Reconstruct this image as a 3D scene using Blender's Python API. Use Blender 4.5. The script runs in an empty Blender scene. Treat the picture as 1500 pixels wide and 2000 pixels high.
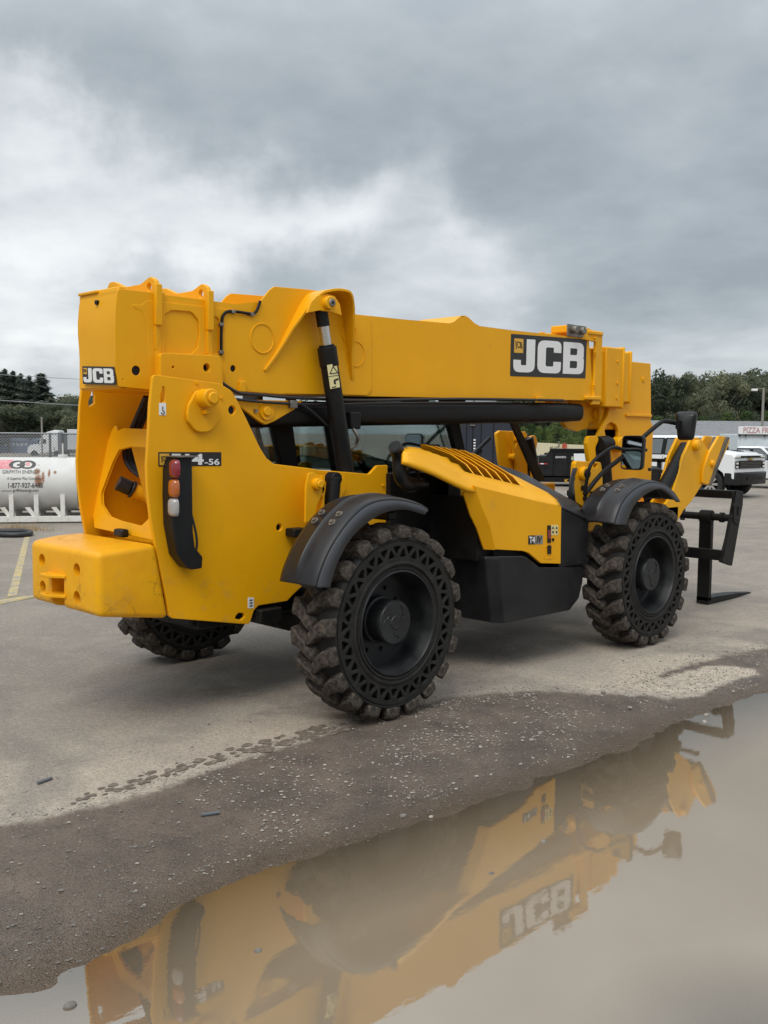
import bpy, bmesh, math, random
import numpy as np
from mathutils import Vector, Matrix
from mathutils.geometry import tessellate_polygon
random.seed(7)
S = bpy.context.scene
COL = S.collection
PI = math.pi

# ------------------------------------------------------------------ camera
F_PX, PITCH, ROLL, YAW = 1910.0, -0.0809726552, 0.00867102, 0.784405
CAM = Vector((-4.74833393, -5.96724141, 1.96682913))
_d = Vector((math.cos(YAW)*math.cos(PITCH), math.sin(YAW)*math.cos(PITCH), math.sin(PITCH)))
_r = _d.cross(Vector((0, 0, 1))).normalized()
_u = _r.cross(_d)
_r, _u = _r*math.cos(ROLL)+_u*math.sin(ROLL), -_r*math.sin(ROLL)+_u*math.cos(ROLL)
cd = bpy.data.cameras.new('camera')
cam = bpy.data.objects.new('camera', cd)
COL.objects.link(cam)
M3 = Matrix((_r, _u, -_d)).transposed()
cam.matrix_world = Matrix.Translation(CAM) @ M3.to_4x4()
cd.sensor_fit = 'VERTICAL'
cd.sensor_height = 36.0
cd.lens = F_PX/2000.0*36.0
cd.clip_start = 0.1
cd.clip_end = 6000
S.camera = cam

# ------------------------------------------------------------------ exposure
S.view_settings.view_transform = 'Standard'
S.view_settings.look = 'None'
S.view_settings.gamma = 1.0
S.view_settings.use_curve_mapping = False
S.view_settings.exposure = 0.45
S.render.engine = 'CYCLES'
S.cycles.use_denoising = True
S.cycles.max_bounces = 8

# ------------------------------------------------------------------ measuring helpers: a ray through a photo pixel meets a real plane
def ray(px, py):
    return _d + _r*((px-750)/F_PX) - _u*((py-1000)/F_PX)
def meet(px, py, org, nrm):
    v = ray(px, py)
    return CAM + v*((org-CAM).dot(nrm)/v.dot(nrm))
def on_y(px, py, y): return meet(px, py, Vector((0, y, 0)), Vector((0, 1, 0)))
def on_x(px, py, x): return meet(px, py, Vector((x, 0, 0)), Vector((1, 0, 0)))
def on_z(px, py, z=0.0): return meet(px, py, Vector((0, 0, z)), Vector((0, 0, 1)))
FLAT = Vector((_d.x, _d.y, 0)).normalized()
SIDE = Vector((FLAT.y, -FLAT.x, 0))
def far(px, depth, z=0.0):
    """ground position of something a given distance off, in the column px"""
    p = CAM + FLAT*depth + SIDE*((px-750)/F_PX*depth*1.003)
    return Vector((p.x, p.y, z))
def zat(py, depth, px=750):
    return CAM.z + (845+(px-750)*0.0087-py)/F_PX*depth

# ------------------------------------------------------------------ world: overcast sky with broken cloud
SUN_EL, SUN_AZ = math.radians(52), math.radians(205)     # direction TO the sun, measured from +X towards +Y
W = bpy.data.worlds.new('World')
S.world = W
W.use_nodes = True
nt = W.node_tree
nt.nodes.clear()
def N(t, tree=None, **k):
    n = (tree or nt).nodes.new(t)
    for a, b in k.items(): setattr(n, a, b)
    return n
def L(a, b, tree=None): (tree or nt).links.new(a, b)
out = N('ShaderNodeOutputWorld'); bg = N('ShaderNodeBackground'); L(bg.outputs[0], out.inputs[0])
bg.inputs[1].default_value = 0.1
sky = N('ShaderNodeTexSky', sky_type='NISHITA', sun_disc=False)
sky.sun_elevation = SUN_EL
sky.sun_rotation = math.radians(90) - SUN_AZ
tc = N('ShaderNodeTexCoord')
def vm(op, a, b=None, s=None):
    n = N('ShaderNodeVectorMath', operation=op)
    for i, v in ((0, a), (1, b)):
        if v is None: continue
        if hasattr(v, 'links'): L(v, n.inputs[i])
        else: n.inputs[i].default_value = v
    if s is not None: n.inputs['Scale'].default_value = s
    return n
def mt(op, a, b=None, c=None, clamp=False, tree=None):
    n = N('ShaderNodeMath', tree, operation=op); n.use_clamp = clamp
    for i, v in ((0, a), (1, b), (2, c)):
        if v is None: continue
        if hasattr(v, 'links'): L(v, n.inputs[i], tree)
        else: n.inputs[i].default_value = v
    return n.outputs[0]
dirn = vm('NORMALIZE', tc.outputs['Generated']).outputs[0]
sep = N('ShaderNodeSeparateXYZ'); L(dirn, sep.inputs[0])
zz = mt('ADD', mt('MAXIMUM', sep.outputs[2], 0.0), 0.22)
cmb = N('ShaderNodeCombineXYZ')
L(mt('DIVIDE', sep.outputs[0], zz), cmb.inputs[0]); L(mt('DIVIDE', sep.outputs[1], zz), cmb.inputs[1])
def noise(vec, scale, detail=8, rough=0.5, dist=0.0, tree=None, w=None):
    n = N('ShaderNodeTexNoise', tree)
    if w is not None:
        n.noise_dimensions = '4D'; n.inputs['W'].default_value = w
    L(vec, n.inputs['Vector'], tree)
    n.inputs['Scale'].default_value = scale; n.inputs['Detail'].default_value = detail
    n.inputs['Roughness'].default_value = rough; n.inputs['Distortion'].default_value = dist
    return n
big = noise(cmb.outputs[0], 0.9, 9, 0.52, 0.25, w=2.3).outputs['Fac']
fine = noise(cmb.outputs[0], 3.1, 10, 0.55, 0.1, w=5.1).outputs['Fac']
warp = noise(dirn, 5.0, 6, 0.55, 0.0)
wv = vm('SCALE', vm('SUBTRACT', warp.outputs['Color'], (0.5, 0.5, 0.5)).outputs[0], s=0.30).outputs[0]
wdir = vm('ADD', dirn, wv).outputs[0]
def spot(px, py, rad, squash=2.0):
    """a soft cloud mass around the direction seen at (px, py), wider than tall"""
    c = ray(px, py).normalized()
    df = vm('SUBTRACT', wdir, tuple(c)).outputs[0]
    df = vm('MULTIPLY', df, (1, 1, squash)).outputs[0]
    ln = vm('LENGTH', df).outputs['Value']
    mr = N('ShaderNodeMapRange', interpolation_type='SMOOTHSTEP')
    L(ln, mr.inputs[0]); mr.inputs[1].default_value = 0.0; mr.inputs[2].default_value = rad
    mr.inputs[3].default_value = 1; mr.inputs[4].default_value = 0
    return mr.outputs[0]
val = mt('MULTIPLY_ADD', big, 0.85, 0.10)
val = mt('MULTIPLY_ADD', fine, 0.40, mt('SUBTRACT', val, 0.20))
for (px, py, r, w, sq) in (
        (330, 380, 0.30, 0.22, 2.2), (620, 430, 0.28, 0.17, 2.8), (120, 250, 0.16, 0.16, 2.4), (800, 450, 0.18, 0.12, 3.2), (40, 640, 0.20, 0.22, 2.4), (60, 450, 0.15, 0.12, 2.6),
        (980, 600, 0.18, 0.08, 3.0), (1300, 380, 0.40, -0.10, 1.6), (800, 110, 0.45, -0.05, 2.4), (250, 60, 0.25, -0.06, 2.4), (420, 540, 0.16, -0.07, 3.2), (950, 330, 0.20, -0.04, 2.2), (1450, 520, 0.25, -0.05, 2.4), (500, 240, 0.22, -0.03, 2.6)):
    val = mt('MULTIPLY_ADD', spot(px, py, r, sq), w, val)
cr = N('ShaderNodeValToRGB'); L(val, cr.inputs[0])
el = cr.color_ramp.elements
el[0].position = 0.18; el[0].color = (0.23, 0.27, 0.305, 1)
el[1].position = 0.95; el[1].color = (0.93, 0.94, 0.93, 1)
for pos, c in ((0.36, (0.295, 0.335, 0.365, 1)), (0.50, (0.40, 0.44, 0.47, 1)), (0.64, (0.56, 0.595, 0.62, 1)), (0.80, (0.76, 0.79, 0.80, 1))):
    e = el.new(pos); e.color = c
# an overcast sky is brighter towards the zenith
zen = N('ShaderNodeMapRange'); L(sep.outputs[2], zen.inputs[0])
zen.inputs[1].default_value = 0.34; zen.inputs[2].default_value = 0.85; zen.inputs[3].default_value = 1.0; zen.inputs[4].default_value = 2.4
cl = vm('SCALE', cr.outputs[0]); L(mt('MULTIPLY', zen.outputs[0], 8.6), cl.inputs['Scale'])
mx = N('ShaderNodeMix', data_type='RGBA'); mx.inputs[0].default_value = 0.94
L(sky.outputs[0], mx.inputs[6]); L(cl.outputs[0], mx.inputs[7]); L(mx.outputs[2], bg.inputs[0])

sd = bpy.data.lights.new('sun', 'SUN'); sd.energy = 1.3; sd.angle = math.radians(30); sd.color = (1.0, 0.965, 0.91)
sun = bpy.data.objects.new('sun', sd); COL.objects.link(sun)
sdir = Vector((math.cos(SUN_EL)*math.cos(SUN_AZ), math.cos(SUN_EL)*math.sin(SUN_AZ), math.sin(SUN_EL)))
sun.rotation_euler = sdir.to_track_quat('Z', 'Y').to_euler()

# ------------------------------------------------------------------ materials
def mat(name, col, rough=0.5, metal=0.0, col2=None, nscale=6.0, detail=6, lo=0.35, hi=0.65, bump=0.0, bscale=60.0, rough2=None, spec=0.5, coat=0.0, build=None, coords='Object', trans=0.0, ior=1.45):
    m = bpy.data.materials.new(name); m.use_nodes = True
    t = m.node_tree; b = t.nodes['Principled BSDF']
    b.inputs['Base Color'].default_value = (*col, 1); b.inputs['Roughness'].default_value = rough
    b.inputs['Metallic'].default_value = metal; b.inputs['Specular IOR Level'].default_value = spec
    b.inputs['Coat Weight'].default_value = coat; b.inputs['Coat Roughness'].default_value = 0.12
    b.inputs['Transmission Weight'].default_value = trans; b.inputs['IOR'].default_value = ior
    tcn = N('ShaderNodeTexCoord', t).outputs[coords]
    if col2 is not None or rough2 is not None:
        nz = noise(tcn, nscale, detail, 0.6, 0.2, tree=t)
        mr = N('ShaderNodeMapRange', t); L(nz.outputs['Fac'], mr.inputs[0], t)
        mr.inputs[1].default_value = lo; mr.inputs[2].default_value = hi
        if col2 is not None:
            x = N('ShaderNodeMix', t, data_type='RGBA'); L(mr.outputs[0], x.inputs[0], t)
            x.inputs[6].default_value = (*col, 1); x.inputs[7].default_value = (*col2, 1)
            L(x.outputs[2], b.inputs['Base Color'], t)
        if rough2 is not None:
            x = N('ShaderNodeMapRange', t); L(nz.outputs['Fac'], x.inputs[0], t)
            x.inputs[1].default_value = lo; x.inputs[2].default_value = hi; x.inputs[3].default_value = rough; x.inputs[4].default_value = rough2
            L(x.outputs[0], b.inputs['Roughness'], t)
    if bump > 0:
        nb = noise(tcn, bscale, 5, 0.6, tree=t)
        bp = N('ShaderNodeBump', t); bp.inputs['Strength'].default_value = bump; bp.inputs['Distance'].default_value = 0.01
        L(nb.outputs['Fac'], bp.inputs['Height'], t); L(bp.outputs[0], b.inputs['Normal'], t)
    return m
YEL = mat('yellow_paint', (0.85, 0.41, 0.004), 0.34, 0, (0.76, 0.345, 0.004), 1.3, lo=0.3, hi=0.75, bump=0.06, bscale=7, rough2=0.50, spec=0.30)
# casting paint: chipped, cracked surface of the counterweight
def dusty(m):
    t = m.node_tree; b = t.nodes['Principled BSDF']; tcn = N('ShaderNodeTexCoord', t).outputs['Object']; sp_ = N('ShaderNodeSeparateXYZ', t); L(tcn, sp_.inputs[0], t)
    nz = noise(tcn, 5.5, 9, .72, .3, tree=t, w=7.0).outputs['Fac']
    hz = N('ShaderNodeMapRange', t); L(sp_.outputs[2], hz.inputs[0], t); hz.inputs[1].default_value = .6; hz.inputs[2].default_value = 1.5; hz.inputs[3].default_value = .09; hz.inputs[4].default_value = 0
    mr = N('ShaderNodeMapRange', t); L(mt('ADD', nz, hz.outputs[0], tree=t), mr.inputs[0], t); mr.inputs[1].default_value = .60; mr.inputs[2].default_value = .76; mr.inputs[3].default_value = 0; mr.inputs[4].default_value = .34
    x = N('ShaderNodeMix', t, data_type='RGBA'); L(mr.outputs[0], x.inputs[0], t); L(b.inputs['Base Color'].links[0].from_socket, x.inputs[6], t); x.inputs[7].default_value = (.36, .24, .10, 1); L(x.outputs[2], b.inputs['Base Color'], t)
dusty(YEL)
YCAST = mat('yellow_casting_paint', (0.86, 0.42, 0.004), 0.34, 0, (0.78, 0.35, 0.004), 3.0, bump=0.22, bscale=14, rough2=0.5, spec=0.35)
def crack(m):
    t = m.node_tree; b = t.nodes['Principled BSDF']
    tcn = N('ShaderNodeTexCoord', t).outputs['Object']
    nz = noise(tcn, 4.0, 6, 0.7, 0.0, tree=t)
    va = N('ShaderNodeVectorMath', t, operation='MULTIPLY_ADD'); L(nz.outputs['Color'], va.inputs[0], t); va.inputs[1].default_value = (.35, .35, .35); L(tcn, va.inputs[2], t)
    v = N('ShaderNodeTexVoronoi', t, feature='DISTANCE_TO_EDGE'); L(va.outputs[0], v.inputs['Vector'], t); v.inputs['Scale'].default_value = 5.0
    mr = N('ShaderNodeMapRange', t); L(v.outputs['Distance'], mr.inputs[0], t); mr.inputs[1].default_value = 0.004; mr.inputs[2].default_value = 0.016; mr.inputs[3].default_value = 1; mr.inputs[4].default_value = 0
    n2 = noise(tcn, 3.2, 3, 0.5, tree=t, w=4.0)
    m2 = N('ShaderNodeMapRange', t); L(n2.outputs['Fac'], m2.inputs[0], t); m2.inputs[1].default_value = 0.50; m2.inputs[2].default_value = 0.56
    k = mt('MULTIPLY', mr.outputs[0], m2.outputs[0], tree=t)
    x = N('ShaderNodeMix', t, data_type='RGBA'); L(mt('MULTIPLY', k, 0.8, tree=t), x.inputs[0], t)
    src = b.inputs['Base Color'].links[0].from_socket
    L(src, x.inputs[6], t); x.inputs[7].default_value = (0.35, 0.15, 0.01, 1); L(x.outputs[2], b.inputs['Base Color'], t)
    bp = b.inputs['Normal'].links[0].from_node
    b2 = N('ShaderNodeBump', t, invert=True); b2.inputs['Strength'].default_value = 0.5; b2.inputs['Distance'].default_value = 0.006
    L(k, b2.inputs['Height'], t); L(bp.outputs[0], b2.inputs['Normal'], t); L(b2.outputs[0], b.inputs['Normal'], t)
crack(YCAST); dusty(YCAST)
BLK = mat('black_paint', (0.006, 0.006, 0.0065), 0.40, 0, (0.012, 0.011, 0.010), 5, rough2=0.6, bump=0.05, bscale=20, spec=0.28)
BPL = mat('black_plastic', (0.007, 0.007, 0.008), 0.33, 0, (0.013, 0.013, 0.014), 5, rough2=0.48, bump=0.10, bscale=140, spec=0.42)
FEN = mat('fender_plastic', (0.009, 0.009, 0.011), 0.36, 0, (0.017, 0.016, 0.017), 4, rough2=0.52, bump=0.08, bscale=120)
LIP = mat('fender_lip_lit', (0.040, 0.043, 0.050), 0.38, 0, (0.050, 0.053, 0.060), 4, rough2=0.5)  # lighter copy of the fender plastic; the lip's brighter shading is in its colour
RUB = mat('tyre_rubber', (0.011, 0.0105, 0.010), 0.60, 0, (0.026, 0.024, 0.021), 9, rough2=0.8, bump=0.25, bscale=45, spec=0.3)
LUG = mat('dusty_tread_rubber', (0.026, 0.023, 0.020), 0.7, 0, (0.115, 0.092, 0.074), 7, lo=0.40, hi=0.68, rough2=0.92, bump=0.45, bscale=38, spec=0.25, coords='Generated')
RIM = mat('rim_paint', (0.009, 0.0095, 0.010), 0.38, 0, (0.020, 0.021, 0.022), 6, rough2=0.55, bump=0.06, bscale=30)
STL = mat('bright_steel', (0.62, 0.61, 0.58), 0.22, 1.0, rough2=0.35, nscale=20)
DST = mat('dull_steel', (0.32, 0.30, 0.27), 0.45, 0.9, (0.2, 0.17, 0.14), 20, rough2=0.6)
WHT = mat('white_vinyl', (0.78, 0.78, 0.77), 0.4)
DEC = mat('black_vinyl', (0.022, 0.020, 0.019), 0.35)
YST = mat('yellow_vinyl', (0.72, 0.40, 0.05), 0.4)
CRM = mat('cream_vinyl', (0.74, 0.66, 0.33), 0.4)
RED = mat('red_lens', (0.22, 0.008, 0.018), 0.12, coat=0.6, spec=0.8)
ORG = mat('amber_lens', (0.42, 0.10, 0.012), 0.12, coat=0.6, spec=0.8)
CLR = mat('clear_lens', (0.36, 0.34, 0.33), 0.10, coat=0.6, spec=0.8)
MIR = mat('mirror_glass', (0.55, 0.58, 0.6), 0.03, 1.0)
HOS = mat('rubber_hose', (0.022, 0.022, 0.024), 0.45)
SEA = mat('seat_fabric', (0.11, 0.12, 0.13), 0.8)
def glass(name, tint, refl=0.12, dens=0.35):
    m = bpy.data.materials.new(name); m.use_nodes = True; t = m.node_tree; t.nodes.clear()
    o = N('ShaderNodeOutputMaterial', t); tr = N('ShaderNodeBsdfTransparent', t); g = N('ShaderNodeBsdfGlossy', t)
    tr.inputs[0].default_value = (*tint, 1); g.inputs['Roughness'].default_value = 0.02; g.inputs[0].default_value = (0.9, 0.95, 0.95, 1)
    fr = N('ShaderNodeLayerWeight', t); fr.inputs[0].default_value = 0.35
    f = mt('MULTIPLY_ADD', fr.outputs['Fresnel'], 0.75, refl, clamp=True, tree=t)
    s = N('ShaderNodeMixShader', t); L(f, s.inputs[0], t); L(tr.outputs[0], s.inputs[1], t); L(g.outputs[0], s.inputs[2], t); L(s.outputs[0], o.inputs[0], t)
    return m
GLS = glass('cab_glass', (0.84, 0.92, 0.90), 0.10)
CGL = glass('car_glass', (0.10, 0.13, 0.14), 0.22)

# ------------------------------------------------------------------ object helpers
def tag(o, label=None, cat=None, group=None, kind=None):
    if label: o['label'] = label
    if cat: o['category'] = cat
    if group: o['group'] = group
    if kind: o['kind'] = kind
    return o
def root(name, loc, label, cat, group=None, rz=0.0):
    o = bpy.data.objects.new(name, None); COL.objects.link(o)
    o.location = loc; o.rotation_euler = (0, 0, rz); o.empty_display_size = 0.2
    return tag(o, label, cat, group)
def own(o, parent, local=False):
    """parent o; its mesh is in world coordinates unless local"""
    if parent is not None:
        o.parent = parent
        if not local:
            m = parent.matrix_basis.copy(); q = parent
            chain = parent.matrix_parent_inverse @ parent.matrix_basis
            while q.parent is not None:
                q = q.parent
                chain = q.matrix_parent_inverse @ q.matrix_basis @ chain
            o.matrix_parent_inverse = chain.inverted()
    return o
def link_mesh(name, me, m, parent=None, local=False, smooth=35, bevel=0.0, seg=2):
    o = bpy.data.objects.new(name, me); COL.objects.link(o)
    if m is not None:
        me.materials.clear()
        for q in (m if isinstance(m, (list, tuple)) else [m]): me.materials.append(q)
    if smooth:
        me.polygons.foreach_set('use_smooth', [True]*len(me.polygons)); me.set_sharp_from_angle(angle=math.radians(smooth))
    if bevel:
        b = o.modifiers.new('bevel', 'BEVEL'); b.width = bevel; b.segments = seg; b.limit_method = 'ANGLE'; b.angle_limit = math.radians(40)
        b.harden_normals = False
    return own(o, parent, local)
class MB:
    def __init__(s): s.v = []; s.f = []
    def add(s, vs, fs):
        n = len(s.v); s.v += [tuple(v) for v in vs]; s.f += [tuple(i+n for i in f) for f in fs]; return s
    def box(s, a, b, M=None):
        x0, y0, z0 = a; x1, y1, z1 = b
        vs = [Vector(v) for v in ((x0,y0,z0),(x1,y0,z0),(x1,y1,z0),(x0,y1,z0),(x0,y0,z1),(x1,y0,z1),(x1,y1,z1),(x0,y1,z1))]
        if M is not None: vs = [M @ v for v in vs]
        return s.add(vs, ((0,3,2,1),(4,5,6,7),(0,1,5,4),(1,2,6,5),(2,3,7,6),(3,0,4,7)))
    def loft(s, rings, cap=True, closed=True):
        n = len(rings[0]); vs = [v for r in rings for v in r]; fs = []
        for i in range(len(rings)-1):
            for j in range(n if closed else n-1):
                a, b = i*n+j, i*n+(j+1) % n
                fs.append((a, b, b+n, a+n))
        if cap: fs.append(tuple(range(n-1, -1, -1))); fs.append(tuple((len(rings)-1)*n+j for j in range(n)))
        return s.add(vs, fs)
    def cyl(s, p, q, r, r2=None, n=20):
        p, q = Vector(p), Vector(q); ax = (q-p).normalized()
        e = ax.orthogonal().normalized(); g = ax.cross(e)
        r2 = r if r2 is None else r2
        ring = lambda c, R: [c+(e*math.cos(2*PI*k/n)+g*math.sin(2*PI*k/n))*R for k in range(n)]
        return s.loft([ring(p, r), ring(q, r2)])
    def tube(s, pts, r, n=8, sub=4):
        pts = [Vector(p) for p in pts]
        if sub > 1 and len(pts) > 2: pts = catmull(pts, sub)
        rings = []; e = None
        for i, p in enumerate(pts):
            t = (pts[min(i+1, len(pts)-1)]-pts[max(i-1, 0)]).normalized()
            e = t.orthogonal().normalized() if e is None else (e - t*e.dot(t)).normalized()
            g = t.cross(e); R = r[i*(len(r)-1)//max(1, len(pts)-1)] if isinstance(r, (list, tuple)) else r
            rings.append([p+(e*math.cos(2*PI*k/n)+g*math.sin(2*PI*k/n))*R for k in range(n)])
        return s.loft(rings)
    def lathe(s, prof, n=48, M=None, closed=False):
        """prof: (radius, y) about the Y axis"""
        vs = []
        for r, y in prof:
            for k in range(n):
                a = 2*PI*k/n; v = Vector((r*math.cos(a), y, r*math.sin(a))); vs.append(M @ v if M is not None else v)
        fs = []; m = len(prof)
        for i in range(m if closed else m-1):
            for k in range(n):
                a = i*n+k; b = i*n+(k+1) % n; c = ((i+1) % m)*n
                fs.append((a, b, c+(k+1) % n, c+k))
        return s.add(vs, fs)
    def prism(s, poly, vec):
        poly = [Vector(p) for p in poly]; vec = Vector(vec); n = len(poly)
        tris = tessellate_polygon([poly])
        vs = poly+[p+vec for p in poly]
        fs = [tuple(t) for t in tris]+[tuple(i+n for i in reversed(t)) for t in tris]
        fs += [(i, (i+1) % n, (i+1) % n+n, i+n) for i in range(n)]
        return s.add(vs, fs)
    def mesh(s, name='mesh'):
        me = bpy.data.meshes.new(name); me.from_pydata(s.v, [], s.f); me.update()
        bm = bmesh.new(); bm.from_mesh(me); bmesh.ops.recalc_face_normals(bm, faces=bm.faces); bm.to_mesh(me); bm.free()
        return me
    def build(s, name, m, parent=None, local=False, smooth=35, bevel=0.0, seg=2):
        return link_mesh(name, s.mesh(name), m, parent, local, smooth, bevel, seg)
def catmull(p, n):
    out = []
    for i in range(len(p)-1):
        a, b, c, d = p[max(i-1, 0)], p[i], p[i+1], p[min(i+2, len(p)-1)]
        for k in range(n):
            t = k/n
            out.append(0.5*((2*b)+(c-a)*t+(2*a-5*b+4*c-d)*t*t+(3*b-a-3*c+d)*t**3))
    out.append(p[-1]); return out
def rnd(pts, default=0.0, seg=4):
    """round the corners of a 2D polygon; each point (x, y[, r])"""
    out = []; n = len(pts)
    for i in range(n):
        p = Vector(pts[i][:2]); r = pts[i][2] if len(pts[i]) > 2 else default
        if r <= 0: out.append(p); continue
        a = Vector(pts[i-1][:2])-p; b = Vector(pts[(i+1) % n][:2])-p
        la, lb = a.length, b.length
        if la < 1e-6 or lb < 1e-6: out.append(p); continue
        a /= la; b /= lb
        c = max(-1, min(1, a.dot(b))); ang = math.acos(c)
        if ang > PI-0.05: out.append(p); continue
        t = min(r/math.tan(ang/2), la*0.48, lb*0.48); 
        p0, p1 = p+a*t, p+b*t
        for k in range(seg+1):
            u = k/seg; out.append(p0*(1-u)**2+p*2*u*(1-u)+p1*u*u)
    return out
class Plane:
    def __init__(s, org, ex, ey):
        s.o = Vector(org); s.ex = Vector(ex).normalized(); s.ey = (Vector(ey)-s.ex*Vector(ey).dot(s.ex)).normalized(); s.n = s.ex.cross(s.ey)
    def px(s, x, y):
        v = meet(x, y, s.o, s.n)-s.o; return (v.dot(s.ex), v.dot(s.ey))
    def at(s, u, v, w=0.0): return s.o+s.ex*u+s.ey*v+s.n*w
    def M(s): return Matrix((s.ex, s.ey, s.n)).transposed().to_4x4()
def PY(y): return Plane((0, y, 0), (1, 0, 0), (0, 0, 1))       # faces -Y
def PX(x): return Plane((x, 0, 0), (0, -1, 0), (0, 0, 1))      # faces -X
def PZ(z): return Plane((0, 0, z), (1, 0, 0), (0, 1, 0))
def curve_mesh(name, loops, t, bev):
    cu = bpy.data.curves.new('outline', 'CURVE'); cu.dimensions = '2D'; cu.fill_mode = 'BOTH'
    cu.extrude = max(t/2-bev, 1e-4); cu.bevel_depth = bev; cu.bevel_resolution = 1; cu.offset = -bev
    for lp in loops:
        sp = cu.splines.new('POLY'); sp.points.add(len(lp)-1); sp.use_cyclic_u = True
        sp.points.foreach_set('co', [c for p in lp for c in (p[0], p[1], 0, 1)])
    ob = bpy.data.objects.new('tmp', cu)
    me = bpy.data.meshes.new_from_object(ob)
    bpy.data.objects.remove(ob); bpy.data.curves.remove(cu)
    me.name = name; return me
def plate(name, pl, outline, m, parent, t=0.02, holes=(), bev=0.002, lift=0.0, px=True, smooth=35, r=0.0):
    """flat plate with its outer face on plane pl (+lift), t thick inwards; outline in photo pixels or plane units"""
    conv = (lambda q: (*pl.px(q[0], q[1]), *(q[2:3]))) if px else (lambda q: q)
    loops = [rnd([conv(q) for q in outline], r)]
    for h in holes:
        if len(h) == 3 and not hasattr(h[0], '__len__'):          # circle: x, y, radius (metres)
            c = pl.px(h[0], h[1]) if px else h[:2]
            loops.append([(c[0]+h[2]*math.cos(2*PI*k/24), c[1]+h[2]*math.sin(2*PI*k/24)) for k in range(24)])
        else: loops.append(rnd([conv(q) for q in h], r))
    me = curve_mesh(name, loops, t, bev)
    me.transform(Matrix.Translation(pl.o+pl.n*(lift-t/2)) @ pl.M())
    return link_mesh(name, me, m, parent, False, smooth)
def text(name, s, O, EX, EY, m, parent, bold=0.0, t=0.002, lift=0.0015, shear=0.0, space=1.0, spread=None):
    """letters filling the box with corner O and sides EX, EY"""
    cu = bpy.data.curves.new('letters', 'FONT'); cu.body = s; cu.size = 1; cu.offset = bold; cu.extrude = 0.01; cu.shear = shear; cu.space_character = space
    ob = bpy.data.objects.new('tmp', cu); me = bpy.data.meshes.new_from_object(ob)
    bpy.data.objects.remove(ob); bpy.data.curves.remove(cu)
    n = len(me.vertices); co = np.empty(n*3); me.vertices.foreach_get('co', co); co = co.reshape(-1, 3)
    mn, mxx = co.min(0), co.max(0); uv = (co-mn)/np.maximum(mxx-mn, 1e-6)
    O, EX, EY = Vector(O), Vector(EX), Vector(EY); nn = EX.cross(EY).normalized()
    P = np.outer(uv[:, 0], EX)+np.outer(uv[:, 1], EY)+np.outer(uv[:, 2]*t+lift, nn)+np.array(O)
    if spread: P = spread(P)
    me.vertices.foreach_set('co', P.ravel()); me.update()
    return link_mesh(name, me, m, parent, False, 0)
def boolean(o, cutters, op='DIFFERENCE'):
    for c in cutters:
        md = o.modifiers.new('cut', 'BOOLEAN'); md.operation = op; md.object = c; md.solver = 'EXACT'
    dg = bpy.context.evaluated_depsgraph_get(); dg.update()
    me = bpy.data.meshes.new_from_object(o.evaluated_get(dg)); o.modifiers.clear(); o.data = me
    for c in cutters: bpy.data.objects.remove(c)
    me.polygons.foreach_set('use_smooth', [True]*len(me.polygons)); me.set_sharp_from_angle(angle=math.radians(35))
    return o
J_ = ([(.60,1.5),(1,1.5),(1,0,.34),(0,0,.30),(0,.55),(.34,.55),(.34,.32,.05),(.60,.32,.05)], [])
C_ = ([(0,0,.34),(1.12,0,.34),(1.12,.54),(.76,.54),(.76,.31,.06),(.38,.31,.1),(.38,1.19,.1),(.76,1.19,.06),(.76,.96),(1.12,.96),(1.12,1.5,.34),(0,1.5,.34)], [])
B_ = ([(0,0),(1.18,0,.32),(1.18,.74,.18),(1.11,.77),(1.16,.80,.1),(1.16,1.5,.32),(0,1.5)], [[(.38,.28),(.80,.28,.08),(.80,.62,.08),(.38,.62)], [(.38,.90),(.78,.90,.08),(.78,1.22,.08),(.38,1.22)]])
def emblem(pl, O, EX, EY, parent):
    plate('emblem', pl, [O, tuple(np.add(O, EX)), tuple(np.add(np.add(O, EX), EY)), tuple(np.add(O, EY))], YST, parent, 0.002, lift=0.004, bev=0, px=False)
    o3 = pl.at(*(np.array(O)+np.array(EX)*.1+np.array(EY)*.22)); e1 = pl.ex*EX[0]*.8+pl.ey*EX[1]*.8+pl.ey*abs(EX[0])*-.10; e2 = (pl.ex*EY[0]+pl.ey*EY[1])*.56
    o3 = o3+pl.ey*abs(EX[0])*.06
    text('emblem_letters', 'JCB', o3, e1, e2, DEC, parent, bold=0.01, lift=0.0045, shear=-0.25)
def maker_decal(pl, quad, parent, emb=True):
    """black sign with three white block letters; quad TL, TR, BR, BL in pixels"""
    q = [np.array(pl.px(*c)) for c in quad]; TL, TR, BR, BL = q
    d = plate('maker_decal', pl, [tuple(BL)+(.008,), tuple(BR)+(.008,), tuple(TR)+(.008,), tuple(TL)+(.008,)], DEC, parent, 0.003, lift=0.0025, bev=0, px=False)
    f = lambda u, v: tuple((BL*(1-u)+BR*u)*(1-v)+(TL*(1-u)+TR*u)*v)
    for (o, h), u0, u1 in ((J_, .035, .30), (C_, .335, .645), (B_, .675, .965)):
        w = max(p[0] for p in o); g = lambda p: f(u0+(u1-u0)*p[0]/w, .10+.80*p[1]/1.5)
        loops = [[g(p) for p in rnd(o)]]+[[g(p) for p in rnd(k)] for k in h]
        me = curve_mesh('letter', loops, 0.002, 0); me.transform(Matrix.Translation(pl.o+pl.n*0.0035) @ pl.M())
        link_mesh('letter', me, WHT, d, False, 0)
    if emb:
        a = np.array(f(.04, .56)); emblem(pl, a, np.array(f(.15, .56))-a, np.array(f(.04, .90))-a, d)
    return d

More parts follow.
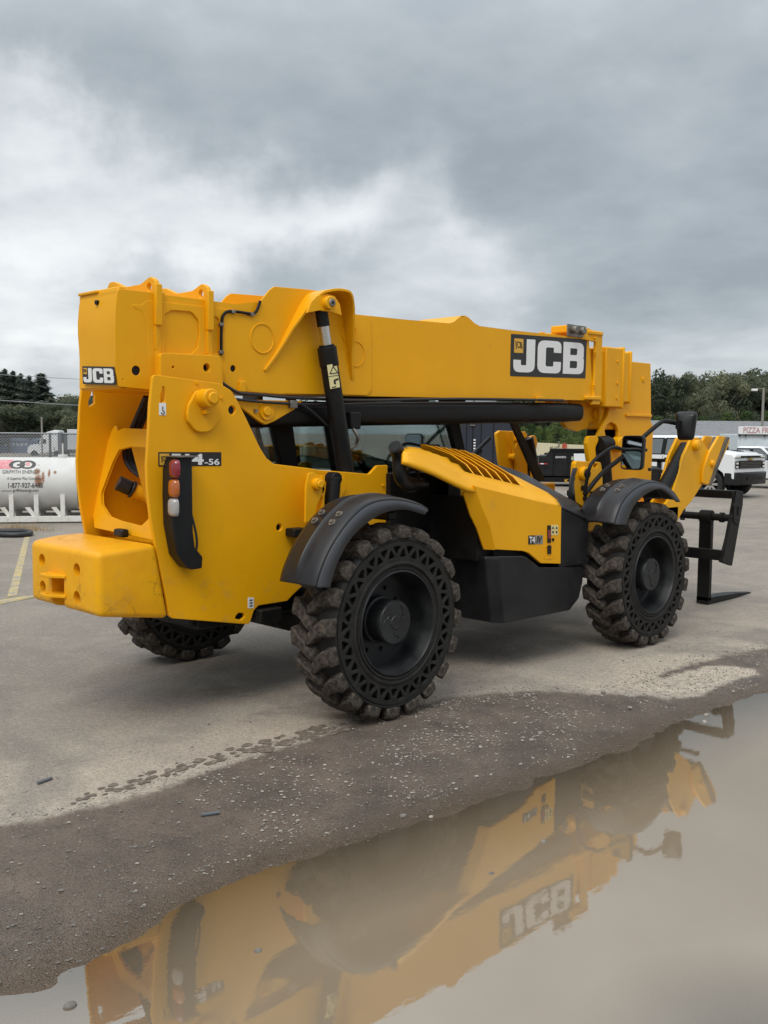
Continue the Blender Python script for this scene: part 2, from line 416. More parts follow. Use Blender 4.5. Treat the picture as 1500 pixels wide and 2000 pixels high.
# ================================================================== GROUND, PUDDLE
SHORE_PX = [(-500,2080),(-250,1990),(0,1937),(60,1926),(110,1912),(175,1884),(240,1838),(300,1802),(360,1768),(420,1740),(480,1712),(540,1690),(620,1668),(700,1648),(760,1628),(820,1602),(900,1576),
            (980,1548),(1060,1520),(1130,1498),(1200,1470),(1260,1440),(1330,1412),(1380,1388),(1440,1368),(1500,1352),(1640,1322),(1800,1300),(1960,1290),(2040,1330),(2060,1420)]
WATER_Z = -0.10
shore = [on_z(a, b, WATER_Z) for a, b in SHORE_PX]
shore = [(v.x, v.y) for v in shore]+[(4.1, -7.2), (2.0, -7.2), (0.2, -6.6), (-0.9, -5.6), (-1.35, -4.95), (-1.60, -4.72), (-1.95, -4.95), (-2.4, -5.9), (-3.6, -7.4), (-5.6, -7.6), (-7.2, -5.2), (-6.3, -3.6)]
WET_PX = [(-600,1750),(-200,1660),(0,1617),(80,1604),(150,1588),(230,1568),(300,1546),(400,1512),(500,1480),(600,1450),(700,1412),(800,1385),(900,1362),(1060,1350),(1180,1352),(1240,1330),(1330,1300),(1420,1278),(1500,1264),(1700,1225),(2100,1180)]
wet = [on_z(a, b, -.012) for a, b in WET_PX]
wet = [(v.x, v.y) for v in wet]+[(12, -12), (-12, -12)]
def sdist(P, poly):
    """signed distance to a closed polygon, positive inside"""
    x, y = P[:, 0], P[:, 1]; d = np.full(len(P), 1e9); ins = np.zeros(len(P), bool); n = len(poly)
    for i in range(n):
        ax, ay = poly[i]; bx, by = poly[(i+1) % n]; ex, ey = bx-ax, by-ay
        t = np.clip(((x-ax)*ex+(y-ay)*ey)/(ex*ex+ey*ey+1e-12), 0, 1)
        d = np.minimum(d, np.hypot(x-ax-t*ex, y-ay-t*ey))
        c = ((ay > y) != (by > y)) & (x < (bx-ax)*(y-ay)/(by-ay+1e-12)+ax); ins ^= c
    return np.where(ins, d, -d)
rng = np.random.default_rng(3)
_lat = rng.random((64, 64))
def vnoise(x, y, s, o=0):
    x = x/s+o*7.3; y = y/s+o*3.1; xi = np.floor(x).astype(int); yi = np.floor(y).astype(int); fx = x-xi; fy = y-yi
    fx = fx*fx*(3-2*fx); fy = fy*fy*(3-2*fy); g = lambda a, b: _lat[a % 64, b % 64]
    return (g(xi, yi)*(1-fx)+g(xi+1, yi)*fx)*(1-fy)+(g(xi, yi+1)*(1-fx)+g(xi+1, yi+1)*fx)*fy
def fbm(x, y, s, k=4, o=0): return sum(vnoise(x, y, s/2**i, o+i)*0.5**i for i in range(k))/sum(0.5**i for i in range(k))-0.5
def axis(c0, c1, step, lo, hi, g=1.17):
    a = list(np.arange(c0, c1, step)); s = step
    while a[-1] < hi: s *= g; a.append(a[-1]+s)
    s = step
    while a[0] > lo: s *= g; a.insert(0, a[0]-s)
    return np.array(a)
PATCH_PX = [(1176,1349),(1200,1338),(1262,1330),(1330,1310),(1380,1298),(1430,1296),(1475,1300),(1482,1308),(1440,1316),(1400,1330),(1370,1346),(1300,1354),(1262,1350),(1230,1354)]
patch = [on_z(a, b, -.02) for a, b in PATCH_PX]; patch = [(v.x, v.y) for v in patch]
def ground_z(x, y):
    P = np.stack([x, y], 1)
    near = (np.abs(x) < 14) & (np.abs(y) < 14)
    z = np.zeros(len(x)); d = np.full(len(x), -9.0); w = np.full(len(x), -9.0)
    d[near] = sdist(P[near], shore); w[near] = sdist(P[near], wet); w[near] = np.minimum(w[near], -sdist(P[near], patch)*1.5)
    d2 = d+fbm(x, y, 0.50, 4)*0.09+fbm(x, y, 0.09, 2, 5)*0.06
    u_ = np.clip(1+d2/1.35, 0, 1); up = WATER_Z*(u_*u_*(1.6-.6*u_))
    z = np.where(near, np.where(d2 < 0, up, WATER_Z-np.clip(d2, 0, 1.6)*0.05), 0.0)
    z = z+np.where(near & (w > 0) & (d2 < 0.3), fbm(x, y, 0.30, 4, 3)*0.010*np.clip(w*3, 0, 1), 0)
    # the yard falls away beyond the fences
    q = (x-CAM.x)*FLAT.x+(y-CAM.y)*FLAT.y
    z = z-np.clip((q-42)/25, 0, 1)*1.6
    return z, d2, w
gx = axis(-4.2, 5.5, 0.035, -900, 1500); gy = axis(-5.4, 0.6, 0.035, -900, 1500)
X, Y = np.meshgrid(gx, gy, indexing='ij'); xs, ys = X.ravel(), Y.ravel()
zs, dsh, dwet = ground_z(xs, ys)
nx, ny = len(gx), len(gy)
idx = np.arange(nx*ny).reshape(nx, ny)
quads = np.stack([idx[:-1, :-1], idx[1:, :-1], idx[1:, 1:], idx[:-1, 1:]], -1).reshape(-1, 4)
gm = bpy.data.meshes.new('ground')
gm.vertices.add(nx*ny); gm.vertices.foreach_set('co', np.stack([xs, ys, zs], 1).ravel().astype(np.float32))
gm.loops.add(len(quads)*4); gm.loops.foreach_set('vertex_index', quads.ravel().astype(np.int32))
gm.polygons.add(len(quads)); gm.polygons.foreach_set('loop_start', np.arange(0, len(quads)*4, 4, dtype=np.int32)); gm.polygons.foreach_set('loop_total', np.full(len(quads), 4, dtype=np.int32))
gm.update(calc_edges=True)
for nm, arr in (('shore', dsh), ('wet', dwet)):
    a = gm.attributes.new(nm, 'FLOAT', 'POINT'); a.data.foreach_set('value', arr.astype(np.float32))
def ground_mat():
    m = bpy.data.materials.new('worn_asphalt'); m.use_nodes = True; t = m.node_tree; b = t.nodes['Principled BSDF']
    tcn = N('ShaderNodeTexCoord', t).outputs['Object']
    def at(n): a = N('ShaderNodeAttribute', t); a.attribute_name = n; return a.outputs['Fac']
    def mr(v, a, c, lo=0.0, hi=1.0):
        n = N('ShaderNodeMapRange', t); L(v, n.inputs[0], t); n.inputs[1].default_value = a; n.inputs[2].default_value = c; n.inputs[3].default_value = lo; n.inputs[4].default_value = hi; return n.outputs[0]
    def mix(f, a, c):
        n = N('ShaderNodeMix', t, data_type='RGBA')
        if hasattr(f, 'links'): L(f, n.inputs[0], t)
        else: n.inputs[0].default_value = f
        for i, v in ((6, a), (7, c)):
            if hasattr(v, 'links'): L(v, n.inputs[i], t)
            else: n.inputs[i].default_value = (*v, 1)
        return n.outputs[2]
    n1 = noise(tcn, 0.35, 5, 0.6, 0.6, tree=t).outputs['Fac']; n2 = noise(tcn, 3.0, 8, 0.65, 0.2, tree=t).outputs['Fac']
    n3 = noise(tcn, 55, 4, 0.7, tree=t).outputs['Fac']; n4 = noise(tcn, 190, 3, 0.7, tree=t).outputs['Fac']; n5 = noise(tcn, 9.0, 8, 0.7, 0.3, tree=t, w=3.0).outputs['Fac']
    # dry pavement: grey asphalt under beige dust, dustier towards the gravel
    wj = mt('ADD', at('wet'), mt('MULTIPLY', mt('SUBTRACT', n5, 0.5, tree=t), 0.22, tree=t), tree=t)
    dust = mt('ADD', mr(wj, -1.6, -0.05, 0.0, 0.85), mt('MULTIPLY', mt('SUBTRACT', n2, 0.5, tree=t), 1.3, tree=t), clamp=True, tree=t)
    dry = mix(dust, (0.235, 0.198, 0.160), (0.56, 0.465, 0.355))
    dry = mix(mr(n1, 0.42, 0.66), dry, (0.30, 0.255, 0.208))
    pt = noise(tcn, 0.8, 6, 0.62, 1.2, tree=t, w=12.0).outputs['Fac']; dry = mix(mr(pt, 0.46, 0.60, 0, 0.60), dry, (0.165, 0.140, 0.118))
    n6 = noise(tcn, 24, 5, 0.75, tree=t, w=6.0).outputs['Fac']
    dry = mix(mr(n6, 0.50, 0.70, 0, 0.55), dry, (0.13, 0.115, 0.10)); dry = mix(mr(n6, 0.46, 0.30, 0, 0.40), dry, (0.58, 0.53, 0.46))
    # fine aggregate speckle
    dry = mix(mr(n3, 0.50, 0.64, 0, 0.65), dry, (0.11, 0.10, 0.09)); dry = mix(mr(n4, 0.54, 0.66, 0, 0.7), dry, (0.60, 0.55, 0.48))
    dry = mix(mr(n4, 0.44, 0.30, 0, 0.55), dry, (0.08, 0.073, 0.066))
    st = noise(tcn, 1.1, 9, 0.72, 0.5, tree=t, w=8.0).outputs['Fac']
    dry = mix(mr(st, 0.60, 0.66, 0, 0.35), dry, (0.12, 0.105, 0.09))
    # wet dirt
    wetc = mix(mr(n2, .35, .65), (0.085, 0.062, 0.047), (0.185, 0.136, 0.100)); wetc = mix(mr(n4, 0.52, 0.68, 0, 0.7), wetc, (0.30, 0.25, 0.205)); wetc = mix(mr(noise(tcn, 95, 4, .75, tree=t, w=2.0).outputs['Fac'], 0.56, 0.66, 0, 0.7), wetc, (0.28, 0.24, 0.195)); wetc = mix(mr(n3, 0.5, 0.3, 0, 0.5), wetc, (0.04, 0.031, 0.025))
    # dry islands left inside the wet part
    isl = mt('MULTIPLY', mr(noise(tcn, 1.5, 7, 0.6, 0.5, tree=t, w=1.7).outputs['Fac'], 0.60, 0.64), mr(wj, 0.45, 0.15), tree=t)
    wf = mt('MULTIPLY', mr(wj, -0.03, 0.03), mt('SUBTRACT', 1.0, isl, tree=t), tree=t)
    c = mix(wf, dry, wetc)
    # mud under and just outside the water
    sj = mt('ADD', at('shore'), mt('MULTIPLY', mt('SUBTRACT', n5, 0.5, tree=t), 0.12, tree=t), tree=t)
    c = mix(mr(sj, -0.22, 0.02), c, (0.125, 0.085, 0.052)); c = mix(mr(sj, -0.02, 0.30), c, (0.26, 0.190, 0.118))
    L(c, b.inputs['Base Color'], t)
    rg = mix(wf, (0.95,)*3, (0.66,)*3); rg = mix(mr(sj, -0.80, -0.02), rg, (0.26,)*3); L(rg, b.inputs['Roughness'], t)
    b.inputs['Specular IOR Level'].default_value = 0.5
    sj_ = at('shore')
    vo = N('ShaderNodeTexVoronoi', t, feature='SMOOTH_F1'); L(tcn, vo.inputs['Vector'], t); vo.inputs['Scale'].default_value = 120; vo.inputs['Randomness'].default_value = 1.0; vo.inputs['Smoothness'].default_value = .4
    lump = mt('MULTIPLY', mt('SUBTRACT', 1.0, vo.outputs['Distance'], tree=t), mr(sj_, -0.9, -0.05, 0.15, 0.9), tree=t)
    h = mt('ADD', mt('ADD', mt('MULTIPLY', n3, 0.8, tree=t), lump, tree=t), mt('ADD', mt('MULTIPLY', n4, 0.5, tree=t), mt('MULTIPLY', n2, 1.2, tree=t), tree=t), tree=t)
    bp = N('ShaderNodeBump', t); bp.inputs['Distance'].default_value = 0.016; L(mr(wj, -0.1, 0.1, 0.55, 1.0), bp.inputs['Strength'], t)
    L(h, bp.inputs['Height'], t); L(bp.outputs[0], b.inputs['Normal'], t)
    return m
ground = bpy.data.objects.new('ground', gm); COL.objects.link(ground); gm.materials.append(ground_mat()); tag(ground, kind='structure')
gm.polygons.foreach_set('use_smooth', [True]*len(gm.polygons))

def water_mat():
    m = bpy.data.materials.new('muddy_water'); m.use_nodes = True; t = m.node_tree; b = t.nodes['Principled BSDF']; o = t.nodes['Material Output']
    tcn = N('ShaderNodeTexCoord', t).outputs['Object']
    n1 = noise(tcn, 0.9, 6, 0.6, 0.4, tree=t).outputs['Fac']
    x = N('ShaderNodeMix', t, data_type='RGBA'); L(n1, x.inputs[0], t); x.inputs[6].default_value = (0.25, 0.192, 0.128, 1); x.inputs[7].default_value = (0.31, 0.244, 0.170, 1)
    L(x.outputs[2], b.inputs['Base Color'], t); b.inputs['Roughness'].default_value = 0.9; b.inputs['Specular IOR Level'].default_value = 0
    tr = N('ShaderNodeBsdfTransparent', t); tr.inputs[0].default_value = (0.86, 0.78, 0.66, 1)
    at = N('ShaderNodeAttribute', t); at.attribute_name = 'shore'
    mr = N('ShaderNodeMapRange', t); L(at.outputs['Fac'], mr.inputs[0], t); mr.inputs[1].default_value = 0.0; mr.inputs[2].default_value = 0.7; mr.inputs[3].default_value = 0.28; mr.inputs[4].default_value = 0.92
    s = N('ShaderNodeMixShader', t); L(mr.outputs[0], s.inputs[0], t); L(tr.outputs[0], s.inputs[1], t); L(b.outputs[0], s.inputs[2], t)
    g = N('ShaderNodeBsdfGlossy', t); g.inputs['Roughness'].default_value = 0.008; g.inputs[0].default_value = (0.92, 0.91, 0.89, 1)
    fr = N('ShaderNodeFresnel', t); fr.inputs[0].default_value = 2.6
    mp = N('ShaderNodeMapping', t); L(tcn, mp.inputs[0], t); mp.inputs['Rotation'].default_value = (0, 0, -0.6); mp.inputs['Scale'].default_value = (1.0, 2.6, 1)
    w1 = noise(mp.outputs[0], 5.0, 4, 0.55, 0.3, tree=t).outputs['Fac']
    w2 = noise(mp.outputs[0], 22.0, 3, 0.5, 0.0, tree=t).outputs['Fac']
    hh = mt('MULTIPLY_ADD', w2, 0.16, w1, tree=t)
    bp = N('ShaderNodeBump', t); bp.inputs['Strength'].default_value = 0.032; bp.inputs['Distance'].default_value = 0.008; L(hh, bp.inputs['Height'], t)
    L(bp.outputs[0], g.inputs['Normal'], t); L(bp.outputs[0], fr.inputs['Normal'], t)
    s2 = N('ShaderNodeMixShader', t); L(fr.outputs[0], s2.inputs[0], t); L(s.outputs[0], s2.inputs[1], t); L(g.outputs[0], s2.inputs[2], t); L(s2.outputs[0], o.inputs[0], t)
    return m
wx = np.arange(-8, 14, 0.10); wy = np.arange(-8.5, 1.5, 0.10)
WX, WY = np.meshgrid(wx, wy, indexing='ij'); P = np.stack([WX.ravel(), WY.ravel()], 1); dw = sdist(P, shore)
dz = ground_z(P[:, 0], P[:, 1])[0]
keep = dw > -0.5
idm = np.arange(len(P)).reshape(len(wx), len(wy)); q4 = np.stack([idm[:-1, :-1], idm[1:, :-1], idm[1:, 1:], idm[:-1, 1:]], -1).reshape(-1, 4)
q4 = q4[keep[q4].all(1)]; used = np.unique(q4); remap = -np.ones(len(P), int); remap[used] = np.arange(len(used))
wm = bpy.data.meshes.new('puddle'); wm.from_pydata([(P[i, 0], P[i, 1], WATER_Z) for i in used], [], [tuple(remap[f]) for f in q4]); wm.update()
a = wm.attributes.new('shore', 'FLOAT', 'POINT'); a.data.foreach_set('value', dw[used].astype(np.float32))
pud = bpy.data.objects.new('puddle_water', wm); COL.objects.link(pud); wm.materials.append(water_mat()); tag(pud, kind='structure')

# ================================================================== TELEHANDLER
TH = root('telescopic_handler', (1.7, 0, 0), 'yellow telescopic handler with black wheels parked beside the muddy puddle', 'telehandler')
YS = -0.45            # near chassis plate
P45 = PY(YS)
SIDE_OUT = [(299,731,.03),(429,748.5),(451,762),(460,775),(466,787),(483,821),(503,864),(509,876),(521,895,.05),(535,906,.03),(600,914),(624,918),(685,922.5),(722,926,.05),(737,909,.05),(757,908.5),
            (757.6,966),(769,1020),(760,1060),(700,1090),(620,1120),(577,1157,.03),(561,1174,.03),(505,1183,.03),(496,1193),(488,1219,.05),(477,1219),(337,1208,.03),(330,1202),(325,1169),(315.5,1123),(304,1067),(294,1010),(288,953),(286.5,908),(290.6,840),(293,790)]
TEAR = [(311,790),(311,778),(316,766),(318,755),(321,755),(323,768),(323,783),(318,787)]
hol = [(453.5,801,.030),(545.5,1030,.026),[(460,1204,.02),(466,1197,.02),(478,1198,.02),(478,1206,.02),(471,1211,.02),(460,1209,.02)],TEAR]
near_plate = plate('side_plate', P45, SIDE_OUT, YEL, TH, 0.03, holes=hol, bev=0.005)
# the far plate repeats the outline on the other side
nearP = [(*P45.px(q[0], q[1]), *q[2:3]) for q in SIDE_OUT]
plate('side_plate', PY(0.47), nearP, YEL, TH, 0.03, holes=[[P45.px(*q) for q in TEAR]], px=False, bev=0.005)
# inside the near plate: dark chassis beams seen through the holes and below
mb = MB(); mb.box((-1.0, -.36, .62), (4.3, .36, .98)); mb.box((-1.12, -.40, .70), (-.2, .40, 1.15)); mb.box((3.0, -.34, .98), (5.0, .34, 1.25))
mb.build('chassis_beam', BLK, TH, bevel=0.02)
# tail frame: panel with a large opening between the plates
a0 = on_y(184, 1031, .42); a1 = on_y(224, 831, .42); tf = Plane(a0, (0, -1, 0), (a1-a0))
TFR = [(184,1031,.02),(176,962,.05),(217,842),(224,830,.01),(228,842,.02),(240,836,.02),(291,838),(306,1057)]
TFH = [(296,873,.02),(256,871,.04),(232,877,.05),(219,903),(197,962,.06),(198,986,.06),(213,1009,.05),(233,1017),(276,1028,.04),(291,1014,.04),(300,960)]
plate('tail_frame', tf, TFR, YEL, TH, 0.02, holes=[TFH], bev=0.004)
# inner housing behind the opening: tank wall, slanting floor
mb = MB(); mb.box((-.62, -.41, 1.0), (-.58, .43, 2.0)); mb.box((-1.2, -.41, 1.16), (-.6, .43, 1.20))
mb.build('inner_wall', YEL, TH)
c0, c1 = on_x(232, 944, -1.28), Vector((-.80, -.12, 1.36)); dv = (c1-c0).normalized()
MB().cyl(c0+dv*.10, c1+dv*.2, .046).build('filler_neck', YEL, TH)
cap = MB(); cap.cyl(c0-dv*.01, c0+dv*.085, .052, n=14); cap.cyl(c0+dv*.09, c0+dv*.11, .062); cap.build('filler_cap', BPL, TH, bevel=.006)
MB().box((-1.36, 0.02, 1.245), (-1.30, -.09, 1.30)).build('number_plate_lamp', BPL, TH, bevel=.012)
mb = MB()
for k in range(3):
    o = k*8; X_ = -1.07+k*.03
    mb.tube([on_x(284+o*.6, 775, X_), on_x(268+o, 812, X_), on_x(256+o, 840, X_), on_x(245+o*1.0, 868, X_), on_x(244+o*1.1, 893, X_), on_x(254+o*1.1, 914, X_), on_x(274+o, 930, X_), on_x(300+o, 936, X_)], .017, sub=5)
mb.build('hydraulic_hose', HOS, TH)
# pivot boss
bx, bz = P45.px(394, 799)
plate('pivot_boss', P45, [(bx-.135, bz-.04, .02), (bx-.125, bz+.02, .05), (bx-.06, bz+.125, .06), (bx+.05, bz+.125, .07), (bx+.12, bz+.05, .09), (bx+.13, bz-.07, .10), (bx+.05, bz-.155, .10), (bx-.06, bz-.155, .08), (bx-.13, bz-.08, .03)], YEL, near_plate, .03, lift=.032, px=False, bev=.008)
px_, pz_ = P45.px(392, 778); mb = MB(); mb.cyl((px_, YS-.02, pz_), (px_, YS-.13, pz_), .062, n=28); mb.cyl((px_+.005, YS-.13, pz_), (px_+.005, YS-.15, pz_), .040, n=24)
mb.build('pivot_pin', YEL, near_plate, bevel=.008); 
MB().box((px_-.01, YS-.075, pz_-.105), (px_+.035, YS-.03, pz_-.075)).build('locking_bolt', YEL, near_plate, bevel=.004)
for c in ((384,748),(413,776),(432,777),(598,955),(748,948)):
    x, z = P45.px(*c); MB().cyl((x, YS, z), (x, YS-.010, z), .010, n=10).build('bolt_head', YEL, near_plate)
# counterweight
cw = [P45.px(*q) for q in ((192,1088),(303,1067),(329,1205),(328,1213),(192,1199))]
plan = rnd([(-1.745,-.462,.05),(-1.745,.505,.16),(-1.50,.56,.06),(cw[1][0],.50),(cw[1][0],-.462)], seg=6)
def cwz(x): u = (x+1.745)/(cw[1][0]+1.745); return (.805+(cw[2][1]-.01-.805)*u, 1.205+.03*u)
mb = MB(); lo_ = []; hi_ = []
for p in plan:
    z0, z1 = cwz(p.x); lo_.append(Vector((p.x+((cw[2][0]-cw[1][0]) if p.x > -1.45 else 0), p.y, z0))); hi_.append(Vector((p.x-.0, p.y, z1)))
mb.loft([lo_, hi_]); cwo = mb.build('counterweight', YCAST, TH)
cwo.modifiers.new('b', 'BEVEL').width = .042; cwo.modifiers['b'].segments = 4; cwo.modifiers['b'].limit_method = 'ANGLE'; cwo.modifiers['b'].angle_limit = math.radians(50)
XR = -1.745; cuts = []
for c in ((82,1094),(150,1113),(83.5,1146),(150,1167)):
    v = on_x(*c, XR); cuts.append(MB().cyl((XR-.1, v.y, v.z), (XR+.10, v.y, v.z), .043, n=28).build('tmp', None))
h0, h1 = on_x(101, 1122, XR), on_x(126, 1190, XR)
cuts.append(MB().box((XR-.1, h1.y, .70), (XR+.16, h0.y, h0.z)).build('tmp', None, bevel=0))
boolean(cwo, cuts); cwo.parent = TH; cwo.matrix_parent_inverse = Matrix.Translation(-TH.location)
hy = (h0.y+h1.y)/2
for zc, nm in ((on_x(108, 1122, XR-.03).z, 'tow_plate'), (on_x(108, 1160, XR-.03).z, 'tow_plate')):
    plate(nm, PZ(zc), [(XR-.085, hy+.09, .03), (XR-.085, hy-.0, .03), (XR-.01, h1.y-.03), (XR+.1, h1.y-.02), (XR+.1, h0.y+.02), (XR-.01, h0.y+.03)], YCAST, cwo, .02, holes=[(XR-.045, hy+.03, .020)], px=False, bev=.003)
# side decal with the model number
def pt(pl, x, y): return np.array(pl.px(x, y))
d = plate('model_decal', P45, [(309,883,.005),(432,883,.005),(432,910,.005),(309,911,.005)], DEC, near_plate, .003, lift=.002, bev=0)
o = pt(P45, 311.5, 908.5); emblem(P45, tuple(o), tuple(pt(P45, 330, 908.5)-o), tuple(pt(P45, 311.5, 886)-o), d)
def txt(name, s, pl, x0, y0, x1, y1, m, par, **k):
    O = pl.at(*pl.px(x0, y1)); return text(name, s, O, pl.at(*pl.px(x1, y1))-O, pl.at(*pl.px(x0, y0))-O, m, par, **k)
txt('model_number', '514', P45, 333, 886, 397, 908, WHT, d, bold=.045, lift=.003)
txt('model_number', '-56', P45, 399, 896, 428, 908, WHT, d, bold=.015, lift=.003)
s_ = plate('lifting_hook_sticker', P45, [(310.5,787,.004),(324,787,.004),(324,811,.004),(310.5,811,.004)], WHT, near_plate, .002, lift=.002, bev=0)
x, z = P45.px(317.5, 803); MB().tube([(x, YS-.004, z+.03), (x, YS-.004, z+.005), (x+.012, YS-.004, z-.008), (x, YS-.004, z-.02), (x-.012, YS-.004, z-.010)], .003, n=6).build('hook_symbol', DEC, s_)
s_ = plate('small_sticker', P45, [(484,1167,.003),(495.5,1167,.003),(495.5,1188,.003),(484,1188,.003)], WHT, near_plate, .002, lift=.002, bev=0)
for k in range(3):
    x, z = P45.px(490, 1172+k*5.5); MB().box((x-.014, YS-.0045, z-.004), (x+.012, YS-.0035, z+.004)).build('printed_mark', DEC, s_)
# tail lamp cluster
LX = -1.222
lp = [(-.450,1.81),(-.500,1.80),(-.600,1.78),(-.605,1.66),(-.605,1.10),(-.58,1.035),(-.450,1.075)]
prof = [on_y(*q, YS) for q in ((327,896),(321,940),(319,975),(320,1040),(327,1087),(351,1109))]
mb = MB()
out_ = [(LX-.02, 1.80), (LX-.045, 1.72), (LX-.050, 1.55), (LX-.045, 1.36), (LX-.005, 1.16), (LX+.07, 1.07), (LX+.11, 1.055), (LX+.185, 1.06), (LX+.190, 1.135), (LX+.130, 1.20), (LX+.115, 1.30), (LX+.112, 1.80)]
mb.prism([(x, YS-.001, z) for x, z in out_], (0, -.115, 0)); lam = mb.build('tail_lamp_bracket', BPL, near_plate, bevel=.012, seg=3)
for (c, m, nm) in (((339,916),RED,'red_lens'),((337.5,954),ORG,'amber_lens'),((336.5,991),CLR,'white_lens')):
    v = on_x(*c, LX-.05); mb = MB(); rings = []
    for q, (w, h) in ((0.0,(.048,.060)),(-.014,(.048,.060)),(-.030,(.040,.052)),(-.036,(.024,.034))):
        rings.append([(v.x+.02+q, v.y+w*np.sign(math.cos(a))*abs(math.cos(a))**.6, v.z+h*np.sign(math.sin(a))*abs(math.sin(a))**.6) for a in [2*PI*k/28 for k in range(28)]])
    mb.loft(rings); mb.build(nm, m, lam, smooth=60)
MB().box((LX-.03, YS-.16, 1.798), (LX+.13, YS-.02, 1.806)).build('lamp_cap', DST, lam)
mb = MB(); mb.prism([(x, .472, z) for x, z in out_], (0, .135, 0)); mb.build('tail_lamp_bracket', BPL, TH, bevel=.012)
MB().tube([on_y(372, 1000, -.55), on_y(378, 1020, -.56), on_y(384, 1050, -.56), on_y(384, 1070, -.55), on_y(379, 1084, -.54)], .008).build('lamp_cable', HOS, lam)

# ------------------------------------------------------------------ boom
BY = -.25
PB = PY(BY)
btop = [(230,566),(330,577),(460,594),(500,590),(692,613.5),(780,623),(877,631.5),(886,629),(899,618,.03),(907,616,.03),(915,620),(928,632),(937,636.7),(1000,645),(1150,661)]
bbot = [(1160,782,.03),(780,775),(558,771),(430,766),(288,765),(229,755)]
mb = MB(); mb.prism([PB.at(*p) for p in rnd([(*PB.px(q[0], q[1]), *q[2:3]) for q in btop+bbot])], (0, .50, 0))
boom = mb.build('boom', YEL, TH, bevel=.022, seg=3)
# tail of the boom: side sheet with a hole, curved rear cover
plate('tail_side_sheet', PB, [(228,564,.03),(300,572),(320,572),(320,764),(229,755,.02),(223.5,716),(222.5,640),(224,600)], YEL, boom, .012, holes=[(264,724,.032),(238,741,.004)], lift=.012, bev=.002)
MB().cyl((P45.px(0,0)[0]*0+PB.px(264,724)[0], BY-.0015, PB.px(264,724)[1]), (PB.px(264,724)[0], BY+.001, PB.px(264,724)[1]), .036).build('hole_shade', BLK, boom)  # black disc added for the shade inside the sheet's hole
cov = [(159,572.7),(154,600),(151.7,632),(152,655),(154,679),(156,713),(158,750)]
zc = []
for x, y in cov:
    v = on_y(x, y, .252); zc.append((v.x-.004, v.z))
mb = MB(); mb.loft([[(x, .25, z), (x, -.245, z), (x+.05, -.245, z), (x+.05, .25, z)] for x, z in zc], cap=True)
cover = mb.build('tail_cover', YEL, boom, bevel=.008)
v = on_x(190, 591, -1.47); MB().cyl((v.x-.012, v.y, v.z), (v.x+.02, v.y, v.z), .016, n=16).build('cover_hole', BLK, cover)
mb = MB(); mb.box((-1.455, -.25, 2.235), (-1.40, .255, 2.26)); mb.box((-1.47, .0, 2.868), (-1.30, .25, 2.888)); mb.build('cover_rim', YEL, boom, bevel=.006)
maker_decal(Plane((-1.486, 0, 2.3), (0, -1, 0), (-.06, 0, 1)), [(161,715),(223.5,716.5),(227,752),(162.5,750)], cover)
# saddle brackets over the tail
for xs_, (e0, e1) in ((-1.20, ((290,547),(303,613))), (-.79, ((396,560),(409,622)))):
    pl = PX(xs_); fx = e1[0]-303
    out2 = [(-.35,2.52),(.275,2.50),(.30,2.88,.05),(.275,2.955,.05),(.22,2.985,.05),(.10,2.945,.12),(-.10,2.945,.12),(-.24,2.995,.05),(-.31,3.00,.05),(-.36,2.93,.05)]
    # in plane units: first axis is -Y
    plate('saddle_bracket', pl, out2, YEL, boom, .035, holes=[(.205,2.915,.028),(-.235,2.915,.018)], px=False, bev=.005)
    MB().box((xs_-.004, -.300, 2.66), (xs_+.045, -.262, 2.93)).build('saddle_strap', YEL, boom, bevel=.006)
    MB().box((xs_+.005, -.275, 2.2), (xs_+.05, -.25, 2.70)).build('saddle_rib', YEL, boom, bevel=.006)
# stiffener sheet with pressed windows
plate('stiffener_sheet', PB, [(256,594,.01),(274,596,.03),(284,587,.03),(292,587),(455,606),(455,690),(430,765),(300,765),(288,720),(286,640,.05),(276,607,.05),(256,601,.01)], YEL, boom, .014, lift=.014, bev=.004,
      holes=[[(311,645,.1),(316,616,.05),(333,606,.05),(372,609,.05),(386,626,.05),(388,655,.05),(384,680,.05),(372,691),(316,688)], [(414,690),(414,622,.02),(420,617,.02),(426,624,.02),(427,690)]])
plate('pivot_bracket', PY(-.33), [(314,689,.03),(432,695,.03),(436,752),(420,790),(313,790)], YEL, boom, .06, holes=[(404,718,.028),(338.5,717,.009)], bev=.004)
MB().box((-1.02, -.285, 2.36), (-.74, -.27, 2.46)).build('hole_shade', BLK, boom)  # black slab that stands for the shade behind the bracket hole
# big doubler plate round the lift cylinder lug
DBL = [(437,612),(497,616),(509,588),(527,566,.03),(536,559.5,.03),(600,565),(660,573,.03),(669,575,.03),(680,592),(691,613.5),(724,618),(726,760,.04),(718,772,.03),(560,769,.03),(548,770),(438,762)]
dbl = plate('doubler_plate', PY(BY-.016), DBL, YEL, boom, .016, holes=[(455.5,720,.024)], bev=.003)
plate('doubler_plate', PY(BY+.50+.016), [(*PY(BY-.016).px(q[0], q[1]), *q[2:3]) for q in DBL], YEL, boom, .016, px=False, bev=.003)
PD = PY(BY-.016)
for (x, y, rr, a) in ((512,661,.098,1),(694,691,.092,1),(681,649,.075,1)):
    cx, cz = PD.px(x, y); mb = MB(); M = Matrix.Translation((cx, BY-.0165, cz))
    mb.lathe([(rr, .004), (rr+.004, -.006), (rr+.010, -.006), (rr+.014, .004)], 40, M, closed=True); mb.build('weld_ring', YEL, dbl)
MB().cyl((PD.px(455.5,720)[0], BY-.002, PD.px(455.5,720)[1]), (PD.px(455.5,720)[0], BY+.002, PD.px(455.5,720)[1]), .026).build('hole_shade', BLK, dbl)  # dark disc painting the shade within the doubler hole
